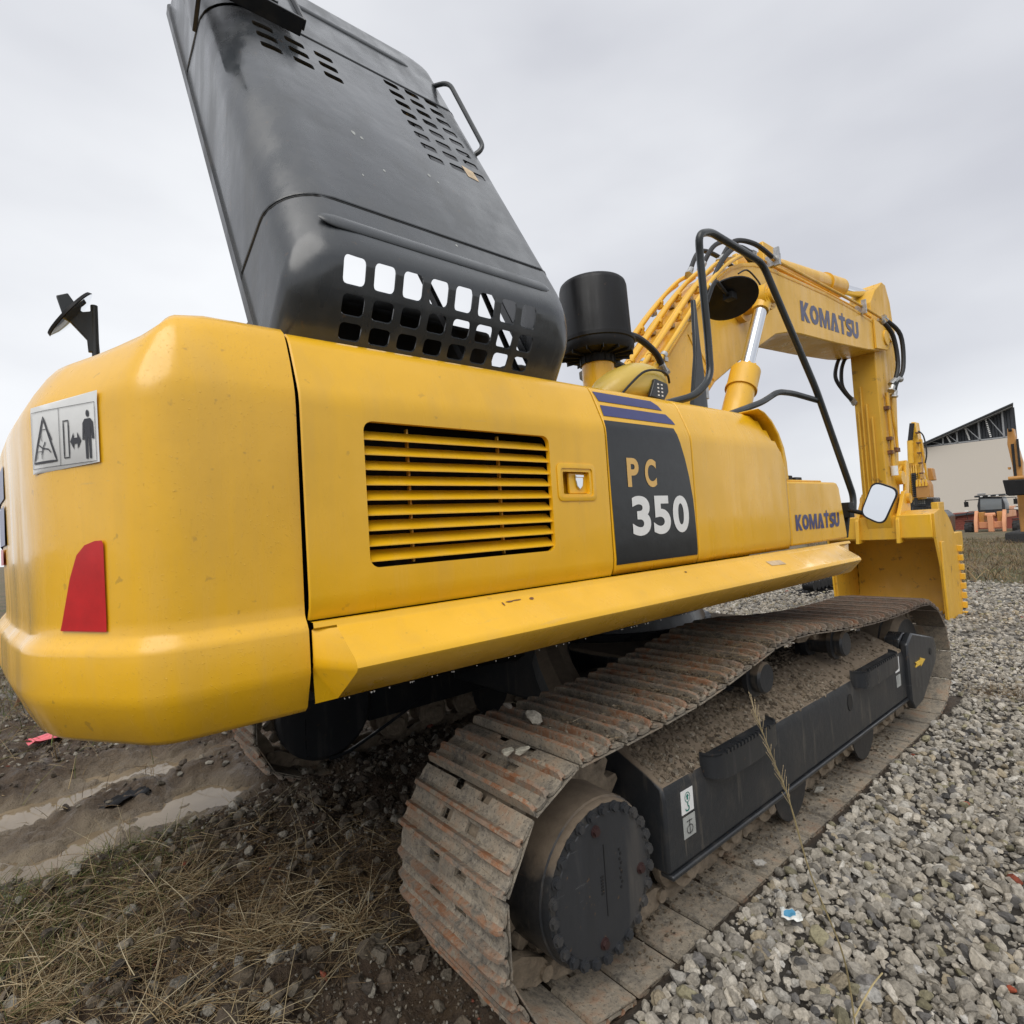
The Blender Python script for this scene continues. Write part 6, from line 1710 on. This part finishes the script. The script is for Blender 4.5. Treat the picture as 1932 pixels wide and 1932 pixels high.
mb = MB(); mb.box(27.2, 28, 6.3, 7.4, .4, 1.95); mb.box(26.6, 27.2, 6.22, 6.95, .6, 1.62); hs_ = put('house', mb, M['black'], ea_, bevel=.05)
mb = MB(); mb.box(26.2, 27.0, 5.98, 6.22, .5, 1.75); mb.box(26.5, 28.5, 5.8, 7.3, -.5, .5); put('body', mb, M['yellow_worn'], ea_, bevel=.03)
mb = MB(); mb.prism([(6.36, 2.65), (6.40, 3.15), (6.56, 3.18), (6.56, 2.65)], 27.6, 28.0, 'x'); put('rear_boom', mb, M['orange_dk'], ea_, bevel=.03)
mb = MB(); mb.tube([(26.3, 6.42, 4.6), (26.3, 6.27, 4.35), (26.3, 6.22, 3.7), (26.3, 6.30, 3.3)], .025, n=8); put('hydraulic_hose', mb, M['rubber'], ea_)
for j in range(3):
    for i in range(6): mb = MB(); mb.box(27.17, 27.195, 6.98 - i * .07, 7.03 - i * .07, 1.72 + j * .07, 1.77 + j * .07); put('vent_hole', mb, M['decal_grey'], hs_)


# second yard excavator at the right edge with black bucket
eb = thing('excavator', 'ochre excavator with a black bucket raised at the right edge of the photo', 'excavator', (36, 4.8, -.4), 'excavators parked in the yard')
mb = MB(); mb.prism([(4.72, 2.35), (4.66, 3.4), (4.80, 4.4), (4.84, 5.02), (5.06, 5.06), (5.12, 4.3), (5.02, 3.3), (4.99, 2.35)], 35, 35.5, 'x'); put('arm', mb, M['orange_dk'], eb, bevel=.03)
mb = MB(); mb.box(34.95, 35.0, 4.88, 4.98, 2.6, 4.3); mb.box(34.9, 34.99, 4.70, 4.78, 3.2, 4.5); mb.cyl((34.8, 5.0, 4.95), (34.8, 4.88, 4.95), .09, n=10); put('cylinder', mb, M['dark'], eb)
mb = MB(); mb.prism([(4.1, 1.85), (4.05, 2.55), (5.30, 2.62), (5.36, 2.62), (5.28, 1.95), (5.2, 1.85)], 34.6, 35.4, 'x'); put('bucket', mb, M['plastic'], eb, bevel=.04)
mb = MB(); mb.cyl((34.7, 4.6, 2.66), (34.7, 5.15, 2.66), .10, n=12); mb.box(34.6, 34.9, 5.05, 5.12, 3.1, 3.2); put('bucket_pin', mb, M['orange_dk'], eb)
mb = MB(); mb.box(36, 39, 4.2, 5.1, -.2, 1.9); put('body', mb, M['orange_dk'], eb, bevel=.05)
mb = MB(); mb.box(35.4, 39, 3.4, 5.6, -.55, .1); put('track_base', mb, M['tyre'], eb, bevel=.1)

# dark parked machine between them
dk = thing('parked_machine', 'dark cab of a small machine half hidden beside the big bucket', 'machine', (50, 11, -.7))
mb = MB(); mb.prism([(11.2, -.8), (11.1, .8), (11.5, 1.25), (12.6, 1.3), (12.9, .6), (12.95, -.8)], 50, 53, 'x'); cb_ = put('cab', mb, M['black'], dk, bevel=.06)
mb = MB(); mb.box(49.95, 49.99, 11.4, 12.5, .3, 1.05); put('window', mb, M['glass'], cb_); mb = MB(); mb.box(49.8, 50, 11.2, 11.5, 1.28, 1.38); mb.box(49.8, 50, 12.3, 12.6, 1.28, 1.38); put('work_light', mb, M['lens'], cb_)

# earth ridge before the loader, distant trees and shrubs left of the arm
mb = MB(); k = 60; pts_ = []
for i in range(k + 1):
    y = -5 + 40 * i / k; h_ = .18 * (noise.noise((y * .7, 0, 0)) + .6)
    pts_ += [(50.5, y, -1.1), (52.2, y, -.80 + h_), (54, y, -1.1)]
for i in range(k): mb.f += [(i * 3, i * 3 + 1, i * 3 + 4, i * 3 + 3), (i * 3 + 1, i * 3 + 2, i * 3 + 5, i * 3 + 4)]; mb.m += [0, 0]
mb.v = pts_; er = put('earth_ridge', mb, M['mud'], smooth=80); er['kind'] = 'structure'
